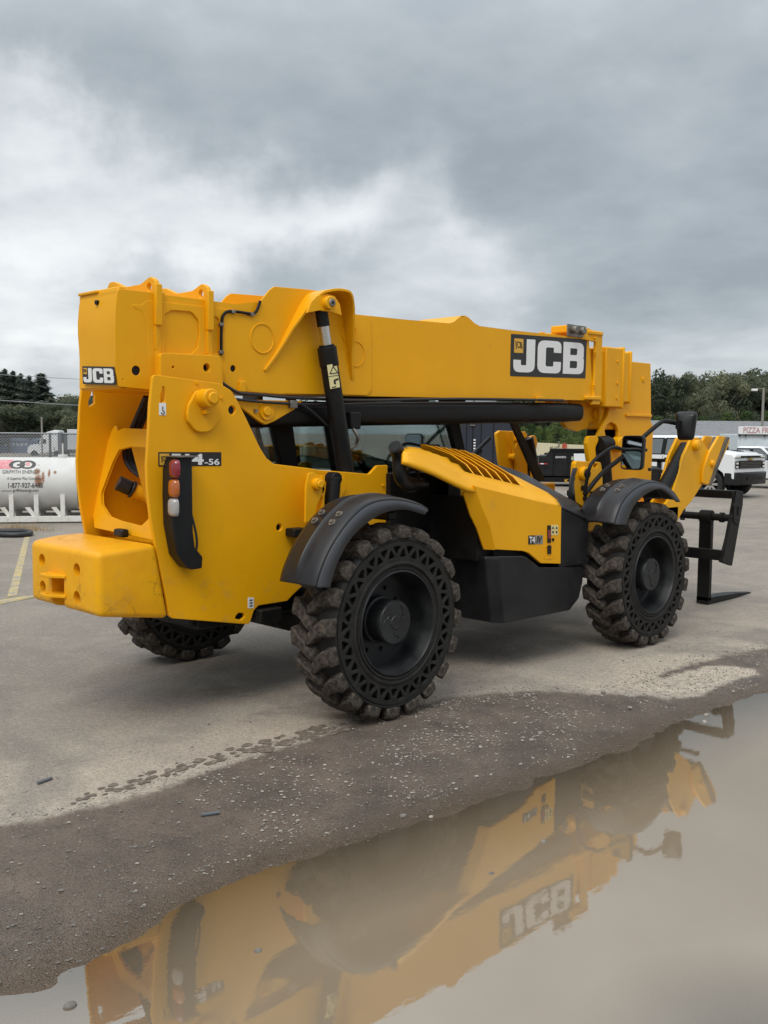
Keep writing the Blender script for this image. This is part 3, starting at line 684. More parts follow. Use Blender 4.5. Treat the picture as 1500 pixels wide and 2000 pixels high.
# cowl over the cylinder eye: a strip standing out from the doubler
path = [(516,724),(540,688),(562,645),(585,600),(600,578),(614,572),(634,570),(652,574),(660,584),(668,606),(675,650),(680,690),(687,741)]
wid = [.012,.03,.06,.13,.17,.18,.18,.18,.17,.14,.10,.05,.012]
pp = [Vector((*PD.px(*q), 0)) for q in path]; pp = catmull(pp, 3); ww = np.interp(np.linspace(0, 12, len(pp)), range(13), wid)
mb = MB(); rings = []
for i, p in enumerate(pp):
    tn = (pp[min(i+1, len(pp)-1)]-pp[max(0, i-1)]).normalized(); nn = Vector((-tn.y, tn.x, 0))*.010
    y0, y1 = BY-.010, BY-.016-ww[i]; A, B = p+nn, p-nn
    rings.append([(A.x, y0, A.y), (A.x, y1, A.y), (B.x, y1, B.y), (B.x, y0, B.y)])
mb.loft(rings); mb.build('cylinder_cowl', YEL, dbl, bevel=.003)
lug = plate('lug_plate', PY(-.43), [(600,611),(608,590),(620,577,.04),(640,574,.04),(654,578,.03),(664,594),(668,616),(650,610),(625,606)], YEL, dbl, .02, bev=.003)
cx, cz = PY(-.43).px(639, 592); mb = MB(); mb.cyl((cx, -.40, cz), (cx, -.475, cz), .050, n=24); mb.build('lug_pin', YEL, dbl, bevel=.008)
MB().cyl((cx+.008, -.47, cz), (cx+.008, -.485, cz), .030, n=20).build('pin_cap', DST, dbl, bevel=.004)
MB().cyl((cx+.008, -.483, cz), (cx+.008, -.489, cz), .010, n=12).build('grease_hole', BLK, dbl)
# lift cylinder
c_top = on_y(627, 604, -.37); c_bot = on_y(684, 985, -.37); dv = (c_bot-c_top).normalized()
def along(py):
    t = (py-604)/(985-604); return c_top+(c_bot-c_top)*t
lc = MB().cyl(along(604), along(636), .048, n=28).build('lift_cylinder', BLK, TH)
MB().cyl(along(634), along(680), .041, n=32).build('piston_rod', STL, lc)
mb = MB(); mb.cyl(along(671), along(675), .060, n=28); mb.cyl(along(675), along(712), .074, .074, n=32); mb.cyl(along(712), along(980), .068, n=32); mb.cyl(along(709), along(712), .070)
mb.build('cylinder_barrel', BLK, lc, bevel=.004)
pl = Plane(along(735)+Vector((.0, -.0695, 0)), (1, -.12, 0), -dv)
w_ = plate('warning_sticker', pl, [(638.5,713,.004),(657,710,.004),(664,756,.004),(645,760,.004)], CRM, lc, .002, lift=.002, bev=0)
plate('warning_triangle', pl, [(643,731),(650,714),(661,729)], DEC, w_, .001, lift=.0035, bev=0, holes=[[(645.5,729),(650.3,717.5),(658,727.5)]])
plate('warning_line', pl, [(641.5,735),(662,732),(662,733.2),(641.5,736.2)], DEC, w_, .001, lift=.0035, bev=0)
plate('warning_symbol', pl, [(651,742),(660,738),(661,742),(655,744),(656,751),(652,750)], DEC, w_, .001, lift=.0035, bev=0)
plate('warning_symbol', pl, [(648,756),(656,754),(656,756),(648,758)], DEC, w_, .001, lift=.0035, bev=0)
# boom end collar and the inner sections
col = plate('boom_collar', PY(-.275), [(1137,662),(1147,640,.02),(1158,645),(1177,648,.02),(1175,760),(1172,790),(1155,790),(1160,778),(1164,668)], YEL, boom, .03, bev=.004)
plate('roller_lug', PY(-.02), [(1120,775),(1176,770),(1172,795),(1166,822,.05),(1150,826),(1148,836,.04),(1128,843,.06),(1108,836,.05),(1098,822,.02),(1108,815)], YEL, boom, .05, bev=.004)
plate('boom_collar', PY(.305), [(*PY(-.275).px(q[0], q[1]), *q[2:3]) for q in [(1147,640,.02),(1177,648,.02),(1175,755),(1172,790),(1160,800,.04),(1150,782),(1160,778)]], YEL, boom, .03, px=False, bev=.004)
mb = MB(); c = PY(-.275).px
x0, zt = c(1150, 645); x1, zb = c(1175, 786)
mb.box((x0-.02, -.29, zt-.04), (x1-.02, .29, zt)); mb.box((x0-.02, -.29, zb+.02), (x1-.02, .29, zb+.06)); mb.build('collar_band', YEL, boom, bevel=.01)
v0 = c(1145, 652); mb = MB(); mb.box((x0-.14, -.12, zt-.02), (x0+.0, .1, zt+.055)); mb.build('hose_block', YEL, boom, bevel=.01)
v = on_y(1122, 646, -.24); bk = MB().box((v.x-.16, -.27, v.z-.065), (v.x+.17, -.255, v.z+.055)).build('hose_clamp_plate', DST, boom, bevel=.004)
for k in (-.07, .07):
    MB().cyl((v.x+k, -.27, v.z), (v.x+k, -.32, v.z), .038, n=12).build('hose_fitting', DST, bk, bevel=.006)
for c_ in ((1165,688),(1163,752),(1165,660)):
    q = on_y(*c_, -.305); MB().cyl(q+Vector((0, .03, 0)), q, .012, n=10).build('bolt_head', YEL, col)
MB().cyl(on_y(1161.5, 809, -.02), on_y(1161.5, 809, -.02)+Vector((0, -.04, 0)), .06, n=24).build('hose_roller_boss', YEL, col, bevel=.006)
def section(name, x0, x1, hy, zt, zb, band, bz0=0.04):
    mb = MB(); mb.box((x0, -hy, zb), (x1, hy, zt)); s = mb.build(name, YEL, boom, bevel=.02)
    mb = MB(); mb.box((x1-band, -hy-.03, zb-bz0), (x1, hy+.03, zt+.035)); mb.box((x1-.02, -hy-.045, zb-bz0-.01), (x1+.012, hy+.045, zt+.05)); mb.build('section_band', YEL, s, bevel=.014)
    return s
xa = on_y(1177, 700, -.25).x
s2 = section('inner_boom_section', xa-.2, xa+.42, .215, 2.86, 2.30, .34)
for k, zz_ in enumerate((2.75, 2.52, 2.36)):
    MB().cyl((xa+.3, -.245, zz_), (xa+.3, -.258, zz_), .014, n=10).build('bolt_head', YEL, s2)
s3 = section('inner_boom_section', xa+.3, xa+.62, .185, 2.83, 2.36, .14)
# boom head (gooseneck)
hd = plate('boom_head', PY(-.16), [(1205,700),(1222,705,.02),(1271,710,.02),(1272,815),(1271,822),(1276,835,.03),(1272,940,.03),(1262,975),(1200,975),(1195,938),(1193,880),(1165,870),(1168,850),(1187,812),(1192,790),(1214,775),(1217,740)], YEL, boom, .04,
           holes=[[(1181,842,.03),(1185,830,.05),(1194,824,.05),(1204,830,.05),(1208,842,.05),(1207,866),(1186,862)]], bev=.006)
mb = MB(); c = PY(-.16).px
hx0, hz1 = c(1224, 706); hx1, hz0 = c(1271, 812); mb.box((hx0, -.15, hz0), (hx1-.02, .16, hz1-.02)); mb.box((c(1200,0)[0] if 0 else hx0+.02, .12, 1.2), (hx1-.02, .16, hz0)); mb.box((hx1-.05, -.15, 1.25), (hx1-.02, .16, hz0))
mb.build('head_box', YEL, boom, bevel=.01)
MB().box((hx0, -.185, hz0-.015), (hx1-.01, -.16, hz0+.012)).build('head_rib', YEL, boom, bevel=.004)
q = on_y(1256, 741, -.16); MB().cyl(q, q+Vector((0, -.012, 0)), .028, n=6).build('head_bolt', YEL, boom)
MB().box((hx0-.42, -.11, 2.02), (hx0+.05, .12, 2.45)).build('neck_web', YEL, boom, bevel=.02)
MB().box((hx0-.35, .02, 1.5), (hx0+.05, .10, 2.05)).build('hole_shade', BLK, boom)  # black block added as the dark shade seen through the head opening
mb = MB()
q = on_y(1207, 868, -.2); mb.cyl(q+Vector((0, .04, 0)), q+Vector((0, -.06, 0)), .085, n=24)
mb.build('tilt_pivot_boss', YEL, boom, bevel=.01)
q0, q1 = on_y(1152, 866, -.22), on_y(1150, 905, -.22)
plate('tilt_link', PY(-.24), [(1147,866,.05),(1150,852,.04),(1166,851,.03),(1170,858,.03),(1163,874,.05),(1164,895),(1168,925),(1160,930),(1152,905),(1149,885)], YEL, boom, .05, bev=.004)
mb = MB(); mb.cyl(on_y(1177, 872, -.22), on_y(1186, 985, -.22), .075, n=24); mb.cyl(on_y(1168, 868, -.22), on_y(1186, 866, -.22), .085, n=20); mb.cyl(on_y(1186, 866, -.22), on_y(1192, 866, -.22), .07, n=20); mb.build('tilt_cylinder', BLK, boom, bevel=.01)
# big decal
maker_decal(PB, [(998,652),(1146,663),(1143,739),(996,734.5)], boom)
# pipes on the boom
mb = MB(); P_ = PY(-.275)
mb.tube([P_.at(*P_.px(*q)) for q in ((432,694),(432,660),(433,632),(436,616),(447,608),(470,610),(490,613),(499,610),(505,598),(508,588))], .011, sub=4)
mb.build('boom_pipe', BLK, boom)
for q in ((432,688),(432,634),(455,609),(492,614)):
    v = P_.at(*P_.px(*q)); MB().box((v.x-.016, v.y-.013, v.z-.012), (v.x+.016, v.y+.014, v.z+.012)).build('pipe_clip', DST, boom, bevel=.003)
mb = MB(); P_ = PY(-.30)
mb.tube([P_.at(*P_.px(*q)) for q in ((434,748),(452,760),(470,768),(510,771),(560,776),(640,780),(720,782),(900,779),(1100,782))], .012, sub=4)
mb.tube([P_.at(*P_.px(*q)) for q in ((455,779),(500,784),(560,788),(640,790),(760,787),(1000,786))], .010, sub=4)
mb.tube([P_.at(*P_.px(*q)) for q in ((590,790),(612,806),(640,832),(668,858))], .012, sub=4)
mb.tube([(on_y(640,776,-.1)).lerp(on_y(1060,781,-.1), k/6) for k in range(7)], .016, sub=2)
mb.build('underboom_hose', HOS, boom)
MB().box(on_y(568, 797, -.31), on_y(575, 782, -.27)).build('hose_clamp', DST, boom, bevel=.004)
for c_ in ((470,745,476,765),(1150-100,775,1160-100,786)):
    a_, b_ = on_y(c_[0], c_[3], -.29), on_y(c_[2], c_[1], -.26); MB().box((a_.x, a_.y, a_.z), (b_.x, b_.y, b_.z)).build('pipe_bracket', YEL, boom, bevel=.004)
# tension lug under the boom
lg = plate('underboom_lug', PY(-.275), [(450,780),(592,783),(575,800),(536,823,.04),(519,830,.05),(505,822,.04)], YEL, boom, .04, bev=.006)
q = on_y(519, 803, -.275); mb = MB(); mb.lathe([(.0, -.03), (.030, -.03), (.034, -.026), (.036, -.012), (.052, -.012), (.062, -.018), (.066, 0)], 32, Matrix.Translation(q)); mb.build('lug_pin', YEL, lg)
MB().box((q.x-.11, q.y-.02, q.z-.012), (q.x-.085, q.y, q.z+.012)).build('lug_bolt', DST, lg)
# black hose trough below the boom
mb = MB(); rings = []
for x, sc_ in ((-.62, 1), (3.60, 1), (3.90, .93), (3.93, .7)):
    zc_ = 2.085+(x+.62)*.024
    rings.append([(x, -.13+.12*sc_*np.sign(math.cos(a))*abs(math.cos(a))**.6, zc_+.098*sc_*np.sign(math.sin(a))*abs(math.sin(a))**.6) for a in [2*PI*k/28 for k in range(28)]])
mb.loft(rings); mb.build('hose_trough', BLK, TH, bevel=.01)
for k in (1.55, 2.05):
    MB().box((k, -.10, 2.22), (k+.13, .12, 2.30)).build('trough_bracket', BLK, boom)
v0, v1 = on_y(684, 838, -.33), on_y(704, 805, -.33); MB().box((v0.x, -.34, v0.z), (v1.x, -.24, v1.z)).build('valve_block', BLK, TH, bevel=.012)
q = on_y(690, 838, -.33); MB().tube([q, q+Vector((.02, -.03, -.06)), q+Vector((.03, 0, -.12)), q+Vector((-.03, .03, -.16))], .014).build('valve_hose', DST, TH)

# ------------------------------------------------------------------ engine pod and bonnet
cols = {-1.12: ((.30,1.76),(.65,1.66),(.89,1.575),(1.03,1.53),(2.27,1.345),(2.74,1.20)), -1.05: ((.37,1.83),(.52,1.825),(1.11,1.62),(1.6,1.535),(2.31,1.40),(2.74,1.26)),
        -.95: ((.40,1.85),(.60,1.845),(1.2,1.66),(2.3,1.46),(2.74,1.36)), -.70: ((.4,1.87),(.7,1.86),(1.25,1.77),(2.0,1.63),(2.74,1.46)),
        -.40: ((.4,1.88),(.9,1.87),(1.3,1.84),(1.8,1.79),(2.1,1.725),(2.54,1.64),(2.77,1.58)), -.25: ((.4,1.87),(.9,1.86),(1.3,1.83),(1.8,1.78),(2.1,1.715),(2.54,1.63),(2.77,1.57))}
ck = sorted(cols)
def top(x, y):
    zc_ = [np.interp(x, [a for a, b in cols[k]], [b for a, b in cols[k]]) for k in ck]
    return float(np.interp(y, ck, zc_))
def xs_of(y): return float(np.interp(y, [-1.12,-1.05,-.95,-.7,-.4,-.25], [2.27,2.30,2.30,2.22,1.98,1.96]))
YJ = [-1.12,-1.10,-1.05,-1.02,-.95,-.90,-.80,-.70,-.60,-.50,-.40,-.33,-.25]
FX = [1.30+.125*k for k in range(6)]
def hood_grid(xa, xb, name, m, parent, skip=None, dz=0.0, t=.025, n=30):
    vs = []; fs = []
    for j, y in enumerate(YJ):
        a_, b_ = xa(y), xb(y)
        for i in range(n+1):
            x = a_+(b_-a_)*i/n; vs.append((x, y, top(x, y)+dz))
    for j in range(len(YJ)-1):
        for i in range(n):
            f = (j*(n+1)+i, j*(n+1)+i+1, (j+1)*(n+1)+i+1, (j+1)*(n+1)+i)
            c = sum((Vector(vs[k]) for k in f), Vector())/4
            if skip and skip(c.x, c.y): continue
            fs.append(f)
    me = bpy.data.meshes.new(name); me.from_pydata(vs, [], fs); me.update()
    o = link_mesh(name, me, m, parent, smooth=25)
    s = o.modifiers.new('thickness', 'SOLIDIFY'); s.thickness = t; s.offset = -1 if me.polygons[0].normal.z > 0 else 1
    return o
bonnet = hood_grid(lambda y: float(np.interp(y, [-1.12,-1.0,-.7,-.4,-.25], [.30,.42,.80,1.10,1.2])), xs_of, 'bonnet', YEL, TH, skip=lambda x, y: 1.22 < x < 1.98-.02 and -.955 < y < -.36, n=34)
for X_ in FX:
    vs = []; 
    for y in [-.962,-.94,-.91,-.88,-.86,-.80,-.7,-.6,-.5,-.42,-.37,-.36]:
        z = top(X_, y)+.012; e_ = max(0, (-.86-y)/.10)*.045; vs.append([(X_-.006, y, z+.022-e_), (X_+.010, y, z+.022-e_), (X_+.085, y, z-.075), (X_+.069, y, z-.078)])
    mb = MB(); mb.loft(vs); mb.build('louvre_slat', YEL, bonnet)
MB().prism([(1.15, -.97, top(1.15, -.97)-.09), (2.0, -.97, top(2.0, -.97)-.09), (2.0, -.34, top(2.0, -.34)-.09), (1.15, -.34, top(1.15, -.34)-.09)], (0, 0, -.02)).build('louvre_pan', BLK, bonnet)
nose = hood_grid(lambda y: xs_of(y)+.012, lambda y: 2.74-.03*max(0, -y-.9), 'front_cowl', BPL, TH, dz=-.006, n=8)
PO = PY(-1.12)
shl = [(1.03,1.525),(2.262,1.345)]
sideo = [PO.px(*q) for q in ((939.5,987),(957,1028),(967,1073),(1022,1076),(1033,1080),(1057,1100),(1095,1101))]
plate('pod_side_panel', PO, [PO.px(927,949)]+sideo+[(2.268,1.342)], YEL, bonnet, .03, px=False, bev=.003, smooth=30)
PI_ = PY(-1.045)
A_ = [PO.at(*PO.px(*q)) for q in ((927,952),(939.5,987),(957,1028),(967,1074))]
B_r = [PI_.at(*PI_.px(*q)) for q in ((905,963),(919,1007),(931,1031),(945,1073))]
mb = MB(); mb.loft([[a, b, b+Vector((.02, .03, 0)), a+Vector((.02, .03, 0))] for a, b in zip(A_, B_r)]); mb.build('pod_edge_panel', YEL, bonnet, smooth=60)
# black body of the pod
mb = MB(); mb.prism([(2.27,-1.112,.80),(2.70,-1.112,.80),(2.72,-1.112,1.19),(2.27,-1.112,1.335)], (0,.8,0)); mb.build('corner_panel', BPL, nose, bevel=.02)
mb = MB(); mb.box((1.46, -1.03, .9), (2.66, -.3, 1.28)); mb.box((.80, -.50, .62), (1.5, -.3, 1.64)); mb.prism([(1.28,-1.0,.95),(2.6,-1.0,.95),(2.6,-1.0,1.18),(1.28,-1.0,1.46)], (0, .7, 0)); mb.box((1.40, -.98, .62), (1.5, -.3, 1.0)); mb.build('engine_bay', BLK, TH)
lb = [PO.px(*q) for q in ((972,1086),(1021.6,1086),(1030,1089),(1054,1108),(1139,1108),(1137.5,1136),(1130,1168.5),(1112,1192),(983.5,1218))]
lbr = rnd([(a_, b_, .03) for a_, b_ in lb])
mb = MB(); k_ = len(lbr); cz_ = .95
r0 = [Vector((p.x, -1.125, p.y)) for p in lbr]; r1 = [Vector((p.x-(.08 if p.x < 1.5 else 0), -1.05, p.y)) for p in lbr]; r2 = [Vector((p.x, -.35, p.y)) for p in r1 and [Vector((q.x, q.z)) for q in r1]]
mb.loft([r0, r1, r2]); lower = mb.build('lower_side_cover', BPL, TH, bevel=.014, smooth=30)
MB().tube([(1.58,-1.0,.70),(1.50,-1.02,.64),(1.42,-.98,.68)], .03).build('drain_hose', HOS, lower)
# intake pipe
mb = MB(); V = [on_y(771,872,-.98), on_y(777,884,-.96), on_y(780,900,-.95), on_y(781,925,-.95), on_y(787,938,-.93), on_y(800,945,-.88), on_y(812,946,-.78), on_y(826,946,-.55)]
mb.tube(V, .052, n=18, sub=4); mb.build('intake_pipe', BPL, TH, smooth=60)
MB().cyl(V[0]+(V[0]-V[1]).normalized()*.001, V[0]+(V[0]-V[1]).normalized()*.004, .044, n=18).build('pipe_mouth', BLK, TH)
mb = MB(); q = on_y(803, 938, -.86); mb.lathe([(.07, -.01), (.095, -.01), (.10, .03)], 28, Matrix.Translation(q)); mb.build('pipe_collar', BLK, TH)
# small decals on the pod
PQ = PY(-1.12)
d = plate('emissions_decal', PQ, [(1031.5,1046,.003),(1045,1045.5),(1045,1063),(1031.5,1063.5,.003)], DEC, bonnet, .002, lift=.002, bev=0)
txt('decal_letters', 'T4', PQ, 1033, 1048, 1044, 1061, WHT, d, bold=.02, lift=.003)
GRY = mat('grey_vinyl', (.25,.23,.20), .4)
d = plate('emissions_decal', PQ, [(1045.5,1045.5),(1060,1045,.003),(1060,1062.5,.003),(1045.5,1063)], GRY, bonnet, .002, lift=.002, bev=0)
txt('decal_letters', 'IV', PQ, 1047, 1047, 1058, 1061, DEC, d, bold=.02, lift=.003, shear=.3)
plate('latch_strip', PQ, [(1068.5,1026,.005),(1075,1026,.005),(1075,1060),(1068.5,1060)], BPL, bonnet, .008, lift=.008, bev=.002)
plate('latch_strip', PQ, [(1069,1035),(1074.5,1035),(1074.5,1052),(1069,1052)], RED, bonnet, .002, lift=.010, bev=0)
plate('latch_strip', PQ, [(1068.5,1065),(1075,1065),(1075,1082,.005),(1068.5,1082,.005)], BPL, bonnet, .008, lift=.010, bev=.002)
plate('latch_recess', PQ, [(1062,1066,.01),(1080,1066,.01),(1080,1091,.01),(1063,1092,.01)], YEL, bonnet, .004, lift=.004, bev=.0015, holes=[[(1064,1068,.008),(1078,1068,.008),(1078,1089,.008),(1065,1090,.008)]])
q = PQ.at(*PQ.px(1079.5,1054)); MB().cyl(q, q+Vector((0,-.008,0)), .014, n=16).build('key_lock', BLK, bonnet)
for k in range(2):
    for j in range(2):
        x0, y0 = 1076.5+k*7, 1025.5+j*10
        s_ = plate('warning_sticker', PQ, [(x0,y0),(x0+6.3,y0),(x0+6.3,y0+9.2),(x0,y0+9.2)], CRM, bonnet, .002, lift=.002, bev=0)
        if j == 0: plate('warning_triangle', PQ, [(x0+1,y0+7.4),(x0+3.2,y0+1.6),(x0+5.4,y0+7.4)], DEC, s_, .001, lift=.003, bev=0)
        else: plate('warning_mark', PQ, [(x0+1,y0+2.2),(x0+5.2,y0+1.6),(x0+4,y0+7.4),(x0+2,y0+5.4)], DEC, s_, .001, lift=.003, bev=0)

# ------------------------------------------------------------------ cab
cab = MB()
CX0, CX1, CY0, CY1, CZ0, CZ1 = .12, 2.62, .30, 1.22, .95, 2.46
cab.box((CX0, CY0, 1.0), (CX1, CY1, 1.50)); cab.box((CX0-.02, CY0-.02, 2.42), (CX1-.5, CY1+.02, 2.50)); cab = cab.build('cab_shell', BLK, TH, bevel=.03)
PC = PY(CY0)
for nm, o_ in (('cab_pillar', [(532,829),(572,829),(584,914),(552,914)]), ('cab_pillar', [(876,822),(897,822),(914,905),(903,925),(897,900)]), ('cab_pillar', [(640,826),(652,826),(668,925),(656,925)]), ('cab_rail', [(470,815),(897,822),(897,830),(470,829)])):
    plate(nm, PC, o_, BLK, cab, .06, bev=.006)
plate('cab_pillar', PC, [(497,827),(505,829),(525,905),(512,905)], DST, cab, .04, bev=.004)
plate('side_window', PC, [(500,826),(893,826),(908,925),(520,915)], GLS, cab, .006, lift=-.03, bev=0)
PF = PY(CY1)
farw = [PC.px(*q) for q in ((500,826),(893,826),(908,925),(520,915))]
plate('side_window', PF, farw, GLS, cab, .006, lift=-.02, px=False, bev=0)
for x0, x1, w in ((CX0, CX0+.1, .10), (1.1, 1.2, .1), (CX1-.35, CX1-.05, .08)):
    MB().prism([(x0, CY1-.06, 2.45), (x0+w, CY1-.06, 2.45), (x1+w, CY1-.06, 1.45), (x1, CY1-.06, 1.45)], (0, .05, 0)).build('cab_pillar', BLK, cab, bevel=.01)
MB().box((CX0, CY1-.06, 1.86), (1.15, CY1-.02, 1.90)).build('cab_rail', BLK, cab)
mb = MB(); mb.box((.55, .52, 1.5), (1.0, .98, 1.62)); seat = mb.build('seat', SEA, TH, bevel=.05, seg=3)
MB().prism([(.42, .55, 1.60), (.55, .55, 1.60), (.46, .55, 2.12), (.36, .55, 2.12)], (0, .42, 0)).build('seat_back', SEA, seat, bevel=.04, seg=3)
MB().box((.35, .65, 2.10), (.44, .87, 2.32)).build('head_rest', SEA, seat, bevel=.04, seg=3)
mb = MB(); M = Matrix.Translation((1.56, .76, 1.86)) @ Matrix.Rotation(math.radians(-62), 4, 'Y') @ Matrix.Rotation(PI/2, 4, 'X')
mb.lathe([(.185+.017*math.cos(2*PI*k/8), .017*math.sin(2*PI*k/8)) for k in range(8)], 36, M, closed=True)
for k in range(3):
    a = 2*PI*k/3+.5; mb.cyl(M @ Vector((0,0,0)), M @ Vector((.18*math.cos(a), 0, .18*math.sin(a))), .014, n=8)
mb.cyl(M @ Vector((0, .02, 0)), M @ Vector((0, -.02, 0)), .05, n=16)
mb.cyl(M @ Vector((0, 0, 0)), (1.85, .76, 1.45), .035, n=12); mb.build('steering_wheel', BPL, TH)
mb = MB(); mb.box((2.0, .38, 1.82), (2.04, .55, 1.94)); mb.cyl((2.02, .5, 1.8), (2.05, .52, 1.5), .012); mb.box((1.75, .5, 1.5), (2.3, 1.1, 1.64)); mb.build('dash_console', BPL, TH, bevel=.01)
mb = MB(); w0 = on_y(906, 905, .28)
for a_, b_, r_ in (((906,905),(956,856),.020), ((906,901),(938,880),.028)):
    mb.cyl(on_y(*a_, .42), on_y(*b_, .42), r_, n=8)
mb.build('wiper', BPL, TH)
# window screen frame in front of the cab
MB().prism([(2.55, .32, 1.5), (2.62, .32, 1.5), (2.15, .32, 2.44), (2.08, .32, 2.44)], (0, .9, 0)).build('windscreen', GLS, cab)

# ------------------------------------------------------------------ wheels
RT, TW, YW = .67, .36, 1.38
def lug_mesh():
    mb = MB(); rings = []
    st = [(-.012,0,.056,.640,.585),(.004,.000,.057,.662,.585),(.05,.006,.053,.672,.585),(.105,.034,.046,.673,.585),(.15,.074,.042,.672,.585),(.205,.112,.038,.670,.590),(.215,.118,.034,.655,.590)]
    for y, s, hw, r1, r0 in st:
        g = lambda ss, r: (r*math.cos(ss/.64), y, r*math.sin(ss/.64))
        rings.append([g(s-hw-.014, r0), g(s-hw, r1), g(s+hw*.2, r1+.003), g(s+hw, r1), g(s+hw+.014, r0)])
    mb.loft(rings); me = mb.mesh('tread_lug'); return me
LUGM = lug_mesh()
def ring_loops():
    R1, R0, n = .562, .425, 26
    circ = lambda r, n=96: [(r*math.cos(2*PI*k/n), r*math.sin(2*PI*k/n)) for k in range(n)]
    lo = [circ(R1), circ(R0)]; po = lambda r, a: Vector((r*math.cos(a), r*math.sin(a)))
    for k in range(n):
        a = 2*PI*k/n; w = 2*PI/n
        lo.append(rnd([(*po(.532, a-w*.32), .010), (*po(.532, a+w*.32), .010), (*po(.466, a), .010)], seg=2))
        a += w/2
        lo.append(rnd([(*po(.455, a-w*.33), .010), (*po(.520, a), .010), (*po(.455, a+w*.33), .010)], seg=2))
    return lo
wm_ring = curve_mesh('aperture_ring', ring_loops(), .028, .004)
wm_ring.transform(Matrix.Translation((0, .012, 0)) @ Matrix.Rotation(PI/2, 4, 'X'))
def make_wheel():
    mb = MB()
    mb.lathe([(.425, .035), (.565, .05), (.565, .004), (.578, .001), (.590, .012), (.603, .04), (.606, TW/2), (.603, TW-.04), (.590, TW-.012), (.578, TW-.001), (.565, TW-.004), (.565, TW-.05), (.425, TW-.035), (.405, TW-.02), (.40, TW/2), (.405, .02)], 96, closed=True)
    w = mb.build('wheel', RUB, None, True, smooth=30)
    w['label'] = None; del w['label']
    def sub(me, name, m, M=Matrix.Identity(4), **k):
        o = link_mesh(name, me, m, None, True, **k) if isinstance(me, bpy.types.Mesh) else me.build(name, m, None, True, **k)
        o.parent = w; o.matrix_basis = M; return o
    sub(wm_ring, 'aperture_ring', RUB, smooth=35)
    o = bpy.data.objects.new('aperture_ring', wm_ring); COL.objects.link(o); o.parent = w; o.matrix_basis = Matrix.Translation((0, TW, 0)) @ Matrix.Rotation(PI, 4, 'X')
    # bead rings and dished rim
    mb = MB(); mb.lathe([(.428, .02), (.428, -.004), (.418, -.012), (.406, -.010), (.400, .004), (.392, .006), (.386, -.004), (.372, -.002), (.368, .02)], 80); mb.lathe([(.428, TW-.02), (.428, TW+.004), (.40, TW+.010), (.37, TW), (.34, TW-.03)], 64); sub(mb, 'tyre_bead', RUB, smooth=50)
    mb = MB(); mb.lathe([(.372, .012), (.364, -.006), (.354, -.008), (.348, .004), (.346, .03), (.338, .05), (.334, .10), (.334, .19), (.315, .215), (.16, .222), (.155, .26)], 80)
    mb.lathe([(.35, TW-.02), (.335, TW-.02), (.32, .24), (.30, .235)], 64)
    sub(mb, 'rim', RIM, smooth=40)
    mb = MB(); mb.lathe([(.165, .225), (.165, .17), (.150, .165), (.146, .075), (.153, .068), (.153, .040), (.146, .030), (.050, .028), (.045, .022), (.0001, .022)], 48); sub(mb, 'hub', RIM, smooth=40)
    for k in range(3):
        a = 2*PI*k/3+.4; pts = []
        for u, r in ((0, .06), (.1, .085), (.35, .09), (.55, .115), (.9, .125)):
            pts.append((r*math.cos(a+u), .027, r*math.sin(a+u)))
        sub(MB().tube(pts, .005, n=6), 'hub_rib', RIM)
    bm_ = MB().cyl((0, 0, 0), (0, -.022, 0), .016, n=6).mesh('wheel_nut'); bm_.materials.append(DST if 0 else RIM)
    for k in range(10):
        a = 2*PI*k/10; o = bpy.data.objects.new('wheel_nut', bm_); COL.objects.link(o); o.parent = w; o.matrix_basis = Matrix.Translation((.225*math.cos(a), .219, .225*math.sin(a)))
    LUGM.materials.clear(); LUGM.materials.append(LUG)
    LUGM.polygons.foreach_set('use_smooth', [True]*len(LUGM.polygons)); LUGM.set_sharp_from_angle(angle=math.radians(30))
    for k in range(40):
        o = bpy.data.objects.new('tread_lug', LUGM); COL.objects.link(o); o.parent = w
        a = 2*PI*(k//2)/20
        if k % 2 == 0: o.matrix_basis = Matrix.Rotation(a, 4, 'Y')
        else: o.matrix_basis = Matrix.Translation((0, TW, 0)) @ Matrix.Rotation(a+PI/20, 4, 'Y') @ Matrix.Diagonal((1, -1, 1, 1))
        b = o.modifiers.new('bevel', 'BEVEL'); b.width = .008; b.segments = 1; b.limit_method = 'ANGLE'; b.angle_limit = math.radians(35)
    return w
def copy_tree(o, parent=None):
    c = o.copy(); COL.objects.link(c)
    if parent is not None: c.parent = parent
    for ch in list(o.children): copy_tree(ch, c)
    return c
w0 = make_wheel()
WB = 3.4185
for i, (x, s, rot) in enumerate(((0, -1, .08), (WB, -1, .25), (0, 1, .0), (WB, 1, .4))):
    w = w0 if i == 0 else copy_tree(w0)
    M = Matrix.Translation((x, s*YW, RT)) @ Matrix.Rotation(0 if s < 0 else PI, 4, 'Z') @ Matrix.Rotation(rot, 4, 'Y')
    w.parent = TH; w.matrix_parent_inverse = Matrix.Translation(-TH.location); w.matrix_basis = M
# axles
for x in (0, WB):
    mb = MB(); mb.cyl((x, -1.12, RT), (x, 1.12, RT), .10, n=20); mb.cyl((x, -.28, RT), (x, .28, RT), .22, n=24); mb.cyl((x, -1.16, RT), (x, -.98, RT), .17, n=20); mb.cyl((x, .98, RT), (x, 1.16, RT), .17, n=20)
    mb.cyl((x+.18, -1.0, RT-.05), (x+.18, 1.0, RT-.05), .035, n=12); mb.box((x-.2, -.35, RT-.02), (x+.2, .35, RT+.28)); mb.build('axle', BLK, TH, bevel=.01)
